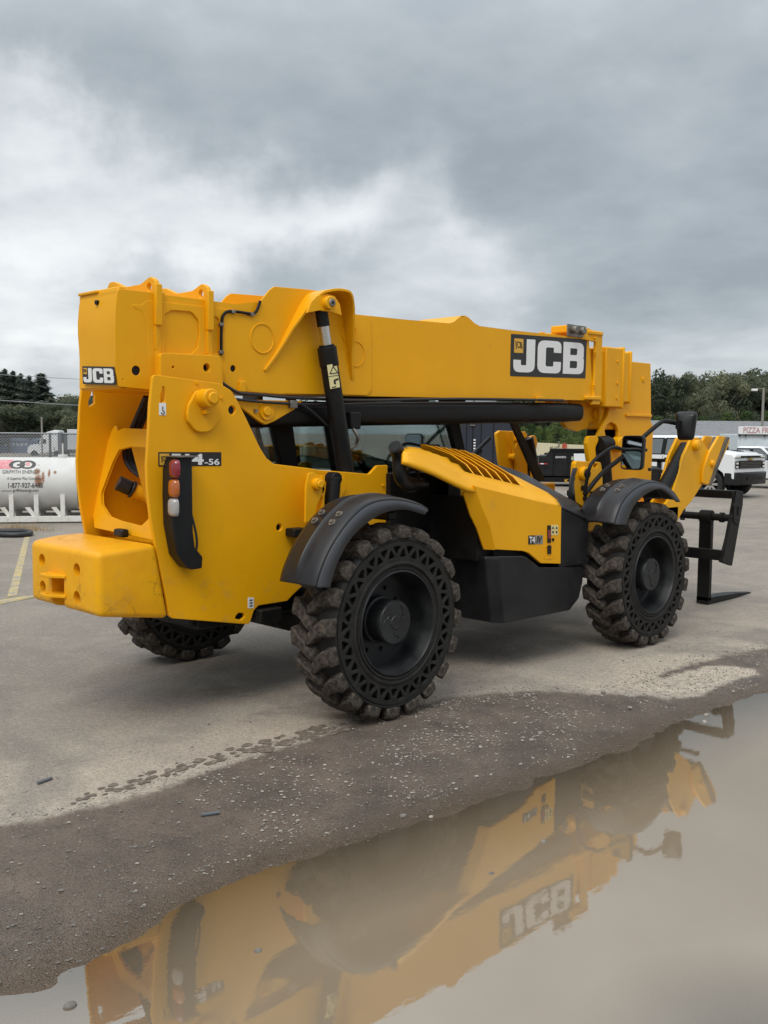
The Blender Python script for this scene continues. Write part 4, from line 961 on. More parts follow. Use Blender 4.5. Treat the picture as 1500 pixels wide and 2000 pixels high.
# fenders
def fender(name, crease, inner, y0, y1, bolts, ridge_y):
    P = PY(y0); C = [Vector((*P.px(*q), 0)) for q in crease]; I = [Vector((*P.px(*q), 0)) for q in inner]
    C = catmull(C, 4); I = catmull(I, 4); n = len(C)
    I2 = [I[min(len(I)-1, round(i*(len(I)-1)/(n-1)))] for i in range(n)]
    mb = MB(); vs = []; yy = [y0, y0+.012, y0+.05, y0+.14, ridge_y-.012, ridge_y, ridge_y+.012, y1-.05, y1]; dz = [0, .010, .020, .026, .026, .034, .026, .018, 0]
    rows = []
    for i in range(n):
        t = (C[min(i+1, n-1)]-C[max(0, i-1)]).normalized(); nn = Vector((-t.y, t.x, 0))
        if nn.y < 0 and abs(t.x) > .3: nn = -nn
        fade = min(1, min(i, n-1-i)/6)
        row = [(I2[i].x, y0+.002, I2[i].y)]+[((C[i]+nn*d*(1 if d < .03 else (.6+.4*fade))).x, y, (C[i]+nn*d).y) for y, d in zip(yy, dz)]
        rows.append(row)
    k = len(rows[0]); v = [p for r in rows for p in r]; f0 = []; f1 = []
    for i in range(n-1):
        for j in range(k-1):
            (f0 if j == 0 else f1).append((i*k+j, i*k+j+1, (i+1)*k+j+1, (i+1)*k+j))
    out = None
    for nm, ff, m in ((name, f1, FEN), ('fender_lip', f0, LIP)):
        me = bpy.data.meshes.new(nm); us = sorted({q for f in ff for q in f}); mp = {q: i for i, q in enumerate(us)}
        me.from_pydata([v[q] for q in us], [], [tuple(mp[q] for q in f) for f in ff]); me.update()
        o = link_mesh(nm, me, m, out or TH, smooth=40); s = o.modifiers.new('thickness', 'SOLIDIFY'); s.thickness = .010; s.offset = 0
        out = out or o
    for (fi, y) in bolts:
        i = int(fi*(n-1)); t = (C[i+1]-C[i-1]).normalized(); nn = Vector((-t.y, t.x, 0)); nn = nn if nn.y > 0 else -nn
        p = Vector((C[i].x, y, C[i].y)); nv = Vector((nn.x, 0, nn.y)); mb = MB(); mb.cyl(p+nv*.022, p+nv*.034, .026, n=16); mb.cyl(p+nv*.034, p+nv*.048, .014, n=6)
        mb.build('fender_bolt', DST, out)
    return out
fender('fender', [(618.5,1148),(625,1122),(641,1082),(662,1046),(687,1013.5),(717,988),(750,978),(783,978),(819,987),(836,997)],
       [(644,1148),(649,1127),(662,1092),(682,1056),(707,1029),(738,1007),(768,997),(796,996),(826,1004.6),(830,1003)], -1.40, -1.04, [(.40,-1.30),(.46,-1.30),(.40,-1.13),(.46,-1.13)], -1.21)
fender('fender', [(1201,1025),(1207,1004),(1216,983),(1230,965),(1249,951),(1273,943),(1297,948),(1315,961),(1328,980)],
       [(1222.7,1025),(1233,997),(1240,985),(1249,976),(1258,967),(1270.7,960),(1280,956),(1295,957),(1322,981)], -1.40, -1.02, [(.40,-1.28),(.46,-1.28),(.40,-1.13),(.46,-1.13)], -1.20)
for sx in (0, WB):    # the same guards over the far wheels
    mb = MB(); rings = []
    for k in range(15):
        a = math.radians(160-k*7.0); r = .80
        rings.append([(sx+r*math.cos(a), 1.02, .70+r*math.sin(a)), (sx+r*math.cos(a), 1.40, .70+r*math.sin(a)), (sx+(r-.01)*math.cos(a), 1.40, .70+(r-.01)*math.sin(a)), (sx+(r-.01)*math.cos(a), 1.02, .70+(r-.01)*math.sin(a))])
    mb.loft(rings); mb.build('fender', FEN, TH)
for sx, xx in ((0, .05), (WB, WB-.10)):
    MB().box((xx, -1.22, 1.36), (xx+.08, -.45, 1.42)).build('fender_bracket', BLK, TH, bevel=.01)
# rear axle lock: pivot ears and cylinder beside the fender
mb = MB(); PE = PY(-.62)
plate('pivot_ear', PE, [(597,1020),(598,950),(603,925,.02),(612,922,.02),(634,940,.05),(636,955,.05),(620,985),(612,1020)], YEL, near_plate, .02, bev=.004)
plate('pivot_ear', PY(-.50), [(634,1000),(636,932,.02),(645,924,.02),(676,935,.05),(678,950,.05),(660,985)], YEL, near_plate, .02, bev=.004)
MB().box((on_y(600,925,YS).x, -.62, on_y(600,1020,-.5).z), (on_y(600,925,YS).x+.02, YS, on_y(600,927,-.5).z)).build('ear_web', YEL, near_plate)
q = PE.at(*PE.px(617, 945)); mb.cyl(q+Vector((0, .02, 0)), q+Vector((0, -.045, 0)), .042, n=20); mb.cyl(q+Vector((0, -.04, 0)), q+Vector((0, -.06, 0)), .028, n=16); mb.build('ear_pin', YEL, near_plate, bevel=.005)
mb = MB(); c0 = on_y(652, 935, -.57); mb.cyl(c0+Vector((0,0,.01)), c0+Vector((-.07, -.02, -.45)), .055, n=20); mb.cyl(c0+Vector((0, -.04, 0)), c0+Vector((0, .05, 0)), .05, n=20); mb.build('axle_lock_cylinder', BLK, TH, bevel=.006)
v0_, v1_ = on_y(573, 1050, -.55), on_y(600, 1031, -.55); MB().box((v0_.x, -.56, v0_.z), (v1_.x, -.455, v1_.z)).build('valve_housing', BLK, TH, bevel=.01)
# undercarriage clutter
mb = MB(); mb.box((-.95, -.38, .60), (-.55, .3, .75)); mb.box((-.5, -.5, .60), (-.3, -.3, .70)); mb.cyl((.2, -.2, .62), (3.2, -.2, .62), .045); mb.box((.9, -.75, .62), (1.4, .3, .95)); mb.build('underframe', BLK, TH, bevel=.01)
# left-hand pod behind, under the cab
mb = MB(); mb.box((.75, .45, .62), (2.6, 1.15, 1.1)); mb.build('step_box', BPL, TH, bevel=.04)

# ------------------------------------------------------------------ front frame, stabilisers, forks
PB2 = PY(-.72)
br = plate('stabiliser_bracket', PB2, [(1124,905,.03),(1127,900,.02),(1174,903,.03),(1177,925),(1178,985),(1160,985),(1141,992),(1118,975),(1121,940)], YEL, TH, .05, bev=.006, holes=[[(1149,906,.01),(1168,906,.01),(1166,914,.01),(1152,912,.01)]])
q = PB2.at(*PB2.px(1137, 925)); mb = MB(); mb.cyl(q, q+Vector((0, -.05, 0)), .065, n=24); mb.build('pivot_boss', YEL, br, bevel=.006)
MB().cyl(q+Vector((0, -.05, 0)), q+Vector((0, -.07, 0)), .045, n=20).build('pivot_pin', BLK, br, bevel=.004)
for c_ in ((1137,953),(1141,973)):
    q = PB2.at(*PB2.px(*c_)); MB().cyl(q, q+Vector((0, -.02, 0)), .025, n=16).build('port_hole', BLK, br)
mb = MB()
for k in range(4):
    mb.tube([on_y(1120+k*3, 915, -.76+k*.02), on_y(1114+k*2, 940, -.78+k*.02), on_y(1112+k*3, 965, -.78), on_y(1108+k*5, 985, -.75)], .010)
mb.build('stabiliser_hose', HOS, TH)
MB().cyl(on_y(1157, 925, -.62), on_y(1157, 985, -.62), .07, n=20).build('hydraulic_accumulator', BLK, TH, bevel=.008)
plate('stabiliser_bracket', PY(.72), [(*PB2.px(q[0], q[1]), *q[2:3]) for q in [(1124,905,.03),(1174,903,.03),(1178,985),(1141,992),(1118,975)]], YEL, TH, .05, px=False, bev=.006)
fr = MB(); fr.box((3.35, -.60, 1.0), (4.55, -.54, 1.42)); fr.box((3.35, .54, 1.0), (4.55, .60, 1.42)); fr.box((4.3, -1.0, .98), (4.55, 1.0, 1.25)); fr.build('front_frame', YEL, TH, bevel=.02)
PS = PY(-1.0)
LEG = [(1347,864,.05),(1351,855,.06),(1364,854,.06),(1370,858,.02),(1386.5,883,.02),(1405,851.5,.01),(1415,852,.02),(1426,856,.02),(1424,868),(1389,946),(1383,948),(1372.5,945,.02),(1350,980),(1335,997),(1325,1014.5,.03),(1317,1014,.02),(1308,1008),(1300,985),(1312,967),(1326,923),(1335,890)]
leg = plate('stabiliser_leg', PS, LEG, YEL, TH, .03, bev=.006)
plate('leg_plate', PY(-.84), [(*PS.px(q[0], q[1]), *q[2:3]) for q in LEG], YEL, leg, .03, px=False, bev=.006)
g_ = lambda x, y, yy: Vector((PS.px(x, y)[0], yy, PS.px(x, y)[1]))
mb = MB(); mb.prism([g_(1335,900,-.99), g_(1375,900,-.99), g_(1345,975,-.99), g_(1312,1005,-.99)], (0, .16, 0)); mb.build('leg_box', YEL, leg, bevel=.008)
mb = MB(); mb.prism([g_(1413,853,-1.04), g_(1419,854,-1.04), g_(1384,948,-1.04), g_(1379,947,-1.04)], (0, .16, 0)); foot = mb.build('foot_pad', mat('worn_foot_rubber', (.16,.13,.10), .8, 0, (.08,.07,.06), 12, bump=.2, bscale=30), leg, bevel=.006)
plate('foot_web', PY(-1.03), [(1386,884,.01),(1405,851),(1417,853),(1384,947,.02),(1373,944,.02),(1374,918)], YEL, leg, .03, bev=.005)
for c_, r_ in (((1356.5,869.5), .055), ((1385,905), .036)):
    q = g_(*c_, -1.03); MB().lathe([(.0, -.035), (r_*.5, -.035), (r_*.55, -.03), (r_*.9, -.028), (r_, -.02), (r_*1.02, .03)], 28, Matrix.Translation(q)).build('leg_pin', YEL, leg, smooth=30)
MB().cyl(on_y(1292, 960, -.92), on_y(1340, 872, -.92), .07, n=20).build('leg_cylinder', BLK, TH, bevel=.006)
# far stabiliser
PSF = PY(.86)
fl = plate('stabiliser_leg', PSF, [(970,846,.02),(977,841,.02),(1026,843,.02),(1030,850),(1031,935),(984,925),(976,900)], YEL, TH, .04, bev=.006)
plate('leg_web', PSF, [(990,843),(994,843),(1008,935),(1004,935)], YEL, fl, .02, lift=.05, bev=.003)
plate('leg_web', PSF, [(1001,878,.02),(1010,855,.03),(1020,852,.02),(1026,880),(1026,935),(1004,935)], YEL, fl, .02, lift=.03, bev=.003)
plate('leg_web', PY(.80), [(1036,852,.03),(1046,850,.03),(1050,862),(1046,885),(1054,940),(1040,940)], YEL, fl, .03, bev=.003)
for c_ in ((1008,858),(996,892)):
    q = PSF.at(*PSF.px(*c_)); MB().cyl(q, q+Vector((0, -.08, 0)), .035, n=16).build('leg_pin', YEL, fl, bevel=.004)
MB().cyl(on_y(1029, 855, .84), on_y(1046, 940, .84), .075, n=20).build('leg_cylinder', BLK, TH, bevel=.006)
mb = MB(); mb.prism([on_y(1000,826,.6), on_y(1010,826,.6), on_y(1066,938,.6), on_y(1050,940,.6)], (0, .04, 0)); mb.build('leg_strut', BPL, TH)
# fork carriage
def bar(name, a, b, r, parent, n=12, m=BLK): return MB().cyl(a, b, r, n=n).build(name, m, parent)
CXF = 5.72
ca = MB()
yN, yF = -.93, .62
sideN = [on_y(*q, yN) for q in ((1437,957),(1449,960),(1448,985),(1427,1105),(1408,1098),(1420,1050),(1432,985))]
carr = MB().prism([(v.x, yN-.02, v.z) for v in sideN], (0, .05, 0)).build('fork_carriage', BLK, TH, bevel=.006)
vt = on_y(1435, 966, yN); vm_ = on_y(1430, 1012, yN); vb = on_y(1412, 1085, yN)
MB().prism([(v.x, yF, v.z) for v in sideN], (0, .05, 0)).build('carriage_side', BLK, carr, bevel=.006)
mb = MB(); mb.box((vt.x-.05, yN, vt.z-.045), (vt.x+.05, yF, vt.z+.045)); mb.box((vb.x-.02, yN, vb.z-.06), (vb.x+.04, yF, vb.z+.06)); mb.build('cross_bar', BLK, carr, bevel=.006)
mb = MB(); mb.cyl((vm_.x, yN-.02, vm_.z), (vm_.x, yF, vm_.z), .042, n=16); mb.cyl((vm_.x, yN+.10, vm_.z), (vm_.x, yN+.14, vm_.z), .058, n=16); mb.build('fork_shaft', BLK, carr)
plate('shaft_retainer', PY(yN-.03), [(1434,984,.03),(1441,981,.03),(1447,990,.03),(1446,1018,.03),(1440,1025,.03),(1433,1020,.03)], BLK, carr, .03, bev=.005, holes=[[(1437,990,.015),(1443,990,.015),(1442,1008,.015),(1437,1008,.015)]])
for yf in (-.62, .30):
    f0 = Vector((vm_.x, yf, vm_.z)); mb = MB()
    k = MB(); k.cyl((vm_.x, yf-.07, vm_.z), (vm_.x, yf+.07, vm_.z), .075, n=20)
    zb_ = .04
    fk = k.build('fork', BLK, TH, bevel=.006)
    m2 = MB(); m2.box((vm_.x-.03, yf-.075, zb_), (vm_.x+.035, yf+.075, vm_.z)); m2.build('fork_shank', BLK, fk, bevel=.006)
    m3 = MB(); x0 = vm_.x-.03; L_ = 1.22
    m3.loft([[(x0, yf-.075, zb_-.03), (x0, yf+.075, zb_-.03), (x0, yf+.075, zb_+.045), (x0, yf-.075, zb_+.045)], [(x0+.7, yf-.075, zb_-.035), (x0+.7, yf+.075, zb_-.035), (x0+.7, yf+.075, zb_+.02), (x0+.7, yf-.075, zb_+.02)], [(x0+L_, yf-.03, zb_-.035), (x0+L_, yf+.03, zb_-.035), (x0+L_, yf+.03, zb_-.025), (x0+L_, yf-.03, zb_-.025)]]); m3.build('fork_blade', BLK, fk)
# load guard seen behind the head
mb = MB(); gx0 = 6.0
MB().box((5.55, -.10, .55), (5.72, .10, 1.6)).build('carriage_mount', BLK, carr, bevel=.01)
ga, gb = on_x(1266, 897, 6.1), on_x(1346, 898, 6.1); gy0, gy1 = sorted((ga.y, gb.y))
mb.box((6.08, gy0-.25, ga.z-.03), (6.12, gy1+.3, ga.z+.012))
for px in (1287, 1311, 1336): g_p = on_x(px, 930, 6.1); mb.box((6.08, g_p.y-.022, .95), (6.12, g_p.y+.022, ga.z-.01))
mb.build('load_guard', BLK, carr)
MB().tube([on_y(*q, -.3) for q in ((1268,917),(1280,916),(1292,920),(1302,930),(1307,945))], .020).build('tilt_hose', HOS, TH)
# mirrors
def mirror(c, w, h, M, arm, tp=0.0):
    out2 = rnd([(-w/2+tp,-h/2,.04),(w/2-tp,-h/2,.04),(w/2,h/2,.04),(-w/2,h/2,.04)]); mb = MB()
    rings = []
    for d, s in ((0, 1), (.02, 1.02), (.05, .96), (.075, .75)):
        rings.append([M @ Vector((d, -p.x*s, p.y*s)) for p in out2])
    mb.loft(rings); hs = mb.build('mirror_housing', BPL, TH, smooth=50)
    mb = MB(); mb.prism([M @ Vector((-.002, -p.x*.90, p.y*.93)) for p in out2], M.to_3x3() @ Vector((-.001, 0, 0))); mb.build('mirror_glass', MIR, hs)
    return hs
q = on_x(1234, 884, 3.45)
mh = mirror(q, .24, .32, Matrix.Translation(q) @ Matrix.Rotation(math.radians(-6), 4, 'Z') @ Matrix.Rotation(math.radians(4), 4, 'Y') @ Matrix.Diagonal((1, 1, 1, 1)) @ Matrix.Translation((0, 0, 0)), None)
q2 = on_x(1341, 832, 4.35)
mh2 = mirror(q2, .215, .28, Matrix.Translation(q2) @ Matrix.Rotation(math.radians(-165), 4, 'Z'), None, .03)
mb = MB(); yb = -.95
mb.tube([on_y(1142, 966, -.92), on_y(1146, 938, -.94), on_y(1152, 912, -.97), on_y(1165, 895, -.98), on_y(1192, 876, -1.0), on_y(1204, 874, -1.0), on_y(1220, 878, -1.0), on_y(1262, 879, -1.02)], .017, sub=3)
mb.build('mirror_arm', BLK, TH)
mb = MB(); mb.tube([on_y(1142, 966, -.90), on_y(1175, 925, -.92), on_y(1215, 893, -.98), on_y(1255, 855, -1.02), on_y(1288, 827, -1.05), on_y(1300, 823, -1.06), on_y(1326, 828, -1.1)], .022, sub=3)
mb.box(on_x(1322, 838, 4.2)-Vector((.03, 0, .0)), on_x(1340, 822, 4.35)); mb.build('mirror_arm', BLK, TH)

# ================================================================== SURROUNDINGS
WPT = mat('white_car_paint', (.80,.81,.81), .22, 0, coat=.6)
TYR = mat('car_tyre', (.02,.02,.02), .8)
CHR = mat('chrome', (.75,.75,.76), .15, 1.0)
LGT = mat('headlight', (.75,.72,.68), .1, coat=.6)
# ---- white propane tank on a skid, left
TD = 21.0
TW_ = mat('tank_white', (.66,.655,.63), .42, 0, (.56,.55,.52), 1.6, rough2=.6, bump=.05, bscale=8)
def tank_dirt(m, spots):
    t = m.node_tree; b = t.nodes['Principled BSDF']; tcn = N('ShaderNodeTexCoord', t).outputs['Object']
    mp = N('ShaderNodeMapping', t); L(tcn, mp.inputs[0], t); mp.inputs['Scale'].default_value = (3.2, 3.2, .8)
    nz = noise(mp.outputs[0], 2.2, 8, .68, .2, tree=t, w=3.3).outputs['Fac']
    mr = N('ShaderNodeMapRange', t); L(nz, mr.inputs[0], t); mr.inputs[1].default_value = .645; mr.inputs[2].default_value = .70
    sp_ = N('ShaderNodeSeparateXYZ', t); L(tcn, sp_.inputs[0], t); acc = None
    for (cx, cz, rx, rz_) in spots:
        dx = mt('DIVIDE', mt('SUBTRACT', sp_.outputs[0], cx, tree=t), rx, tree=t); dz_ = mt('DIVIDE', mt('SUBTRACT', sp_.outputs[2], cz, tree=t), rz_, tree=t)
        q_ = mt('SUBTRACT', 1.0, mt('ADD', mt('MULTIPLY', dx, dx, tree=t), mt('MULTIPLY', dz_, dz_, tree=t), tree=t), clamp=True, tree=t); acc = q_ if acc is None else mt('MAXIMUM', acc, q_, tree=t)
    n2_ = noise(tcn, 14, 6, .7, .3, tree=t, w=1.0).outputs['Fac']
    k_ = N('ShaderNodeMapRange', t); L(mt('MULTIPLY', acc, n2_, tree=t), k_.inputs[0], t); k_.inputs[1].default_value = .16; k_.inputs[2].default_value = .42
    fac = mt('MAXIMUM', mr.outputs[0], k_.outputs[0], tree=t)
    x = N('ShaderNodeMix', t, data_type='RGBA'); L(fac, x.inputs[0], t); src = b.inputs['Base Color'].links[0].from_socket; L(src, x.inputs[6], t); x.inputs[7].default_value = (.27,.13,.07,1)
    L(x.outputs[2], b.inputs['Base Color'], t)
tc0 = far(60, TD); TR = .575; TZ = .80
TK = root('propane_tank', (tc0.x, tc0.y, 0), 'long white steel propane tank with rust stains and lettering on a white skid', 'tank', rz=math.atan2(SIDE.y, SIDE.x)+math.radians(11))
RZ = TK.matrix_basis.copy()
def tloc(mb_, name, m, par=None, **k):
    o = mb_.build(name, m, None, True, **k); o.parent = par or TK; return o
mb = MB(); Mx = Matrix.Rotation(-PI/2, 4, 'Z') @ Matrix.Identity(4)
prof = []
x0, x1 = -3.2, 1.75
for k in range(9): a = PI/2*k/8; prof.append((max(.001, TR*math.sin(a)), x0-.32*math.cos(a)))
for k in range(9): a = PI/2*(1-k/8); prof.append((max(.001, TR*math.sin(a)), x1+.32*math.cos(a)))
mb.lathe(prof, 56, Matrix.Translation((0, 0, TZ)) @ Matrix.Rotation(-PI/2, 4, 'Z'))
tk = tloc(mb, 'tank_shell', TW_, smooth=40)
px2m = TD/F_PX
def tx(px):
    K = ((px-750)*(TD-TR)-(60-750)*TD)/F_PX; a = math.radians(11); u = (px-750)/F_PX
    return K/(math.cos(a)-u*math.sin(a))
tank_dirt(TW_, [(tx(62), TZ+.28, .10, .10), (tx(66), TZ+.10, .12, .20), (tx(86), TZ+.25, .04, .12), (tx(97), TZ+.27, .05, .05), (tx(74), TZ+.16, .05, .18)])
for xx in (tx(141), -1.9):
    tloc(MB().lathe([(TR-.002, xx-.008), (TR+.004, xx-.004), (TR+.004, xx+.004), (TR-.002, xx+.008)], 56, Matrix.Translation((0, 0, TZ)) @ Matrix.Rotation(-PI/2, 4, 'Z')), 'weld_seam', DST, tk, smooth=60)
tloc(MB().cyl((.68, 0, TZ+TR-.02), (.68, 0, TZ+TR+.06), .10, n=20), 'tank_dome', TW_, tk, bevel=.01)
tloc(MB().cyl((.68, 0, TZ+TR+.05), (.68, 0, TZ+TR+.30), .018, n=8), 'vent_pipe', TW_, tk)
FRM = mat('white_frame_paint', (.72,.71,.66), .6, 0, (.5,.46,.38), 9, lo=.5, hi=.8, bump=.1)
for yy_ in (-.52, .52):
    tloc(MB().box((x0-.3, yy_-.05, .03), (x1+.3, yy_+.05, .15)), 'skid_rail', FRM, bevel=.006)
    for xx in (tx(-105), tx(-46), tx(11), tx(60), tx(112), tx(165)):
        tloc(MB().box((xx-.045, yy_-.052, .15), (xx+.045, yy_+.03, .60)), 'skid_post', FRM, bevel=.004)
for xx in (tx(-105), tx(-46), tx(11), tx(60), tx(112), tx(165)):
    tloc(MB().prism([(xx-.24, -.50, .33), (xx-.14, -.50, .34), (xx+.0, -.50, .14), (xx-.09, -.50, .14)], (0, .04, 0)), 'skid_brace', FRM)
    tloc(MB().prism([(xx-.03, -.30, .05), (xx+.03, -.30, .05), (xx+.03, -.1, .30), (xx-.03, -.1, .30)], (0, .4, 0)), 'skid_saddle', FRM)
def wrap(P):
    """curve flat lettering round the shell"""
    Q = P.copy(); w = (-P[:, 1])       # lift outwards
    arc = P[:, 2]
    Q[:, 1] = -(TR+w)*np.cos(arc/TR); Q[:, 2] = TZ+(TR+w)*np.sin(arc/TR); return Q
def tz(py): v = (CAM.z+(845-4-py)*px2m*.975)-TZ; return TR*math.asin(max(-.98, min(.98, v/TR)))
INK = mat('faded_ink', (.07,.065,.065), .6, 0, (.22,.17,.14), 30, lo=.5, hi=.75)
PNK = mat('faded_red', (.62,.22,.24), .6, 0, (.68,.36,.36), 12)
def ttext(s_, a, b, c, d, m=INK, **k):
    o = text('tank_lettering', s_, (tx(a), 0, tz(d)), (tx(c)-tx(a), 0, 0), (0, 0, tz(b)-tz(d)), m, None, lift=.003, t=.002, spread=wrap, **k)
    o.parent = tk; return o
def tshape(loops, m, lift=.002, name='tank_emblem'):
    me = curve_mesh(name, loops, .002, 0); n = len(me.vertices); co = np.empty(n*3); me.vertices.foreach_get('co', co); co = co.reshape(-1, 3)
    P = np.stack([co[:, 0], -(co[:, 2]+lift), co[:, 1]], 1); me.vertices.foreach_set('co', wrap(P).ravel()); me.update()
    o = link_mesh(name, me, m, None, True, 0); o.parent = tk; return o
def ell(cx, cy, rx, ry, n=32): return [(tx(cx+rx*math.cos(2*PI*k/n)), tz(cy-ry*math.sin(2*PI*k/n))) for k in range(n)]
for k in range(9): tshape([[(tx(-60), tz(901+k*1.9)), (tx(12), tz(901+k*1.9)), (tx(12), tz(902.95+k*1.9)), (tx(-60), tz(902.95+k*1.9))]], PNK, .003)
tshape([ell(21, 910, 16, 7.8), ell(22, 910, 9, 5.2)], INK, .004); tshape([ell(42, 910, 16.5, 7.8), ell(42, 910, 9, 5.2)], INK, .0055)
tshape([ell(42.5, 909, 4.2, 3.2)], PNK, .003); tshape([[(tx(21), tz(909)), (tx(32), tz(909)), (tx(32), tz(912)), (tx(21), tz(912))]], INK, .0065)
ttext('GRIFFITH ENERGY', -6, 920.5, 66, 927, bold=.01); ttext('A Superior Plus Company', 4, 933.5, 70, 940.5); ttext('1-877-927-6488', 6, 944.5, 74, 954.5, bold=.015); ttext('griffithenergy.com', 15, 956.5, 65, 963.5)
tshape([[(tx(-8), tz(960)), (tx(13), tz(960)), (tx(13), tz(961)), (tx(-8), tz(961))]], INK)
# hose on the ground and dry grass
mb = MB(); hp = [on_z(-60, 1052), on_z(-20, 1049), on_z(20, 1050), on_z(50, 1049), on_z(60, 1045), on_z(45, 1042), on_z(10, 1042), on_z(-60, 1042)]
mb.tube([p+Vector((0, 0, .045)) for p in hp], .05, n=10, sub=5); tag(mb.build('black_hose', HOS, None, smooth=60), 'thick black rubber hose lying looped on the pavement by the tank', 'hose')
rr = random.Random(5); mb = MB(); g0 = on_z(35, 1036)
for k in range(420):
    p = g0+SIDE*rr.gauss(0, .28)+FLAT*rr.gauss(0, .12); h = rr.uniform(.04, .17); q = Vector((rr.gauss(0, .05), rr.gauss(0, .05), h)); w = SIDE*.006
    mb.add([p-w, p+w, p+q], [(0, 1, 2)])
tag(mb.build('dry_grass', mat('dry_grass', (.36,.27,.16), .9), None, smooth=0), kind='stuff')
# ---- chain-link fence
FD = 27.0
fa, fb = far(-260, FD), far(420, FD+1.5); fd = (fb-fa); FL = fd.length; fd.normalize()
GALV = mat('galvanised_steel', (.22,.23,.24), .5, .6)
FN = root('chain_link_fence', (fa.x, fa.y, 0), 'grey chain link fence with barbed top standing behind the white tank', 'fence', rz=math.atan2(fd.y, fd.x))
def floc(mb_, name, m=GALV, **k):
    o = mb_.build(name, m, None, True, **k); o.parent = FN; return o
FH = 1.86
floc(MB().cyl((0, 0, FH), (FL, 0, FH), .024, n=8), 'top_rail')
k = 0.0
while k < FL: 
    floc(MB().cyl((k, 0, 0), (k, 0, FH+.02), .035 if k else .05, n=8), 'fence_post'); k += 2.45
o_ = far(119, FD+.7)-fa; kx = o_.dot(fd); floc(MB().cyl((kx, -.03, 0), (kx, -.03, FH+.03), .07, n=10), 'fence_post')
mb = MB(); pitch = .085
nn_ = int((FL+FH)/pitch)
for i in range(nn_):
    for sg in (1, -1):
        x = i*pitch-(FH if sg > 0 else 0); a_, b_ = (x, .05), (x+FH, FH)
        if sg < 0: a_, b_ = (x, FH), (x+FH, .05)
        w = .008
        A = Vector((a_[0], 0, a_[1])); B = Vector((b_[0], 0, b_[1])); n_ = Vector((-(B-A).z, 0, (B-A).x)).normalized()*w
        mb.add([A-n_, A+n_, B+n_, B-n_, A+Vector((0, .006, 0)), B+Vector((0, .006, 0))], [(0, 1, 2, 3), (0, 4, 5, 3)])
for i in range(int(FL/pitch)): mb.add([(i*pitch, 0, FH), (i*pitch+.012, 0, FH), (i*pitch+.02, 0, FH+.045)], [(0, 1, 2)])
o = floc(mb, 'wire_mesh', mat('fence_wire', (.30,.31,.32), .5, .5), smooth=0); o['kind'] = 'stuff'
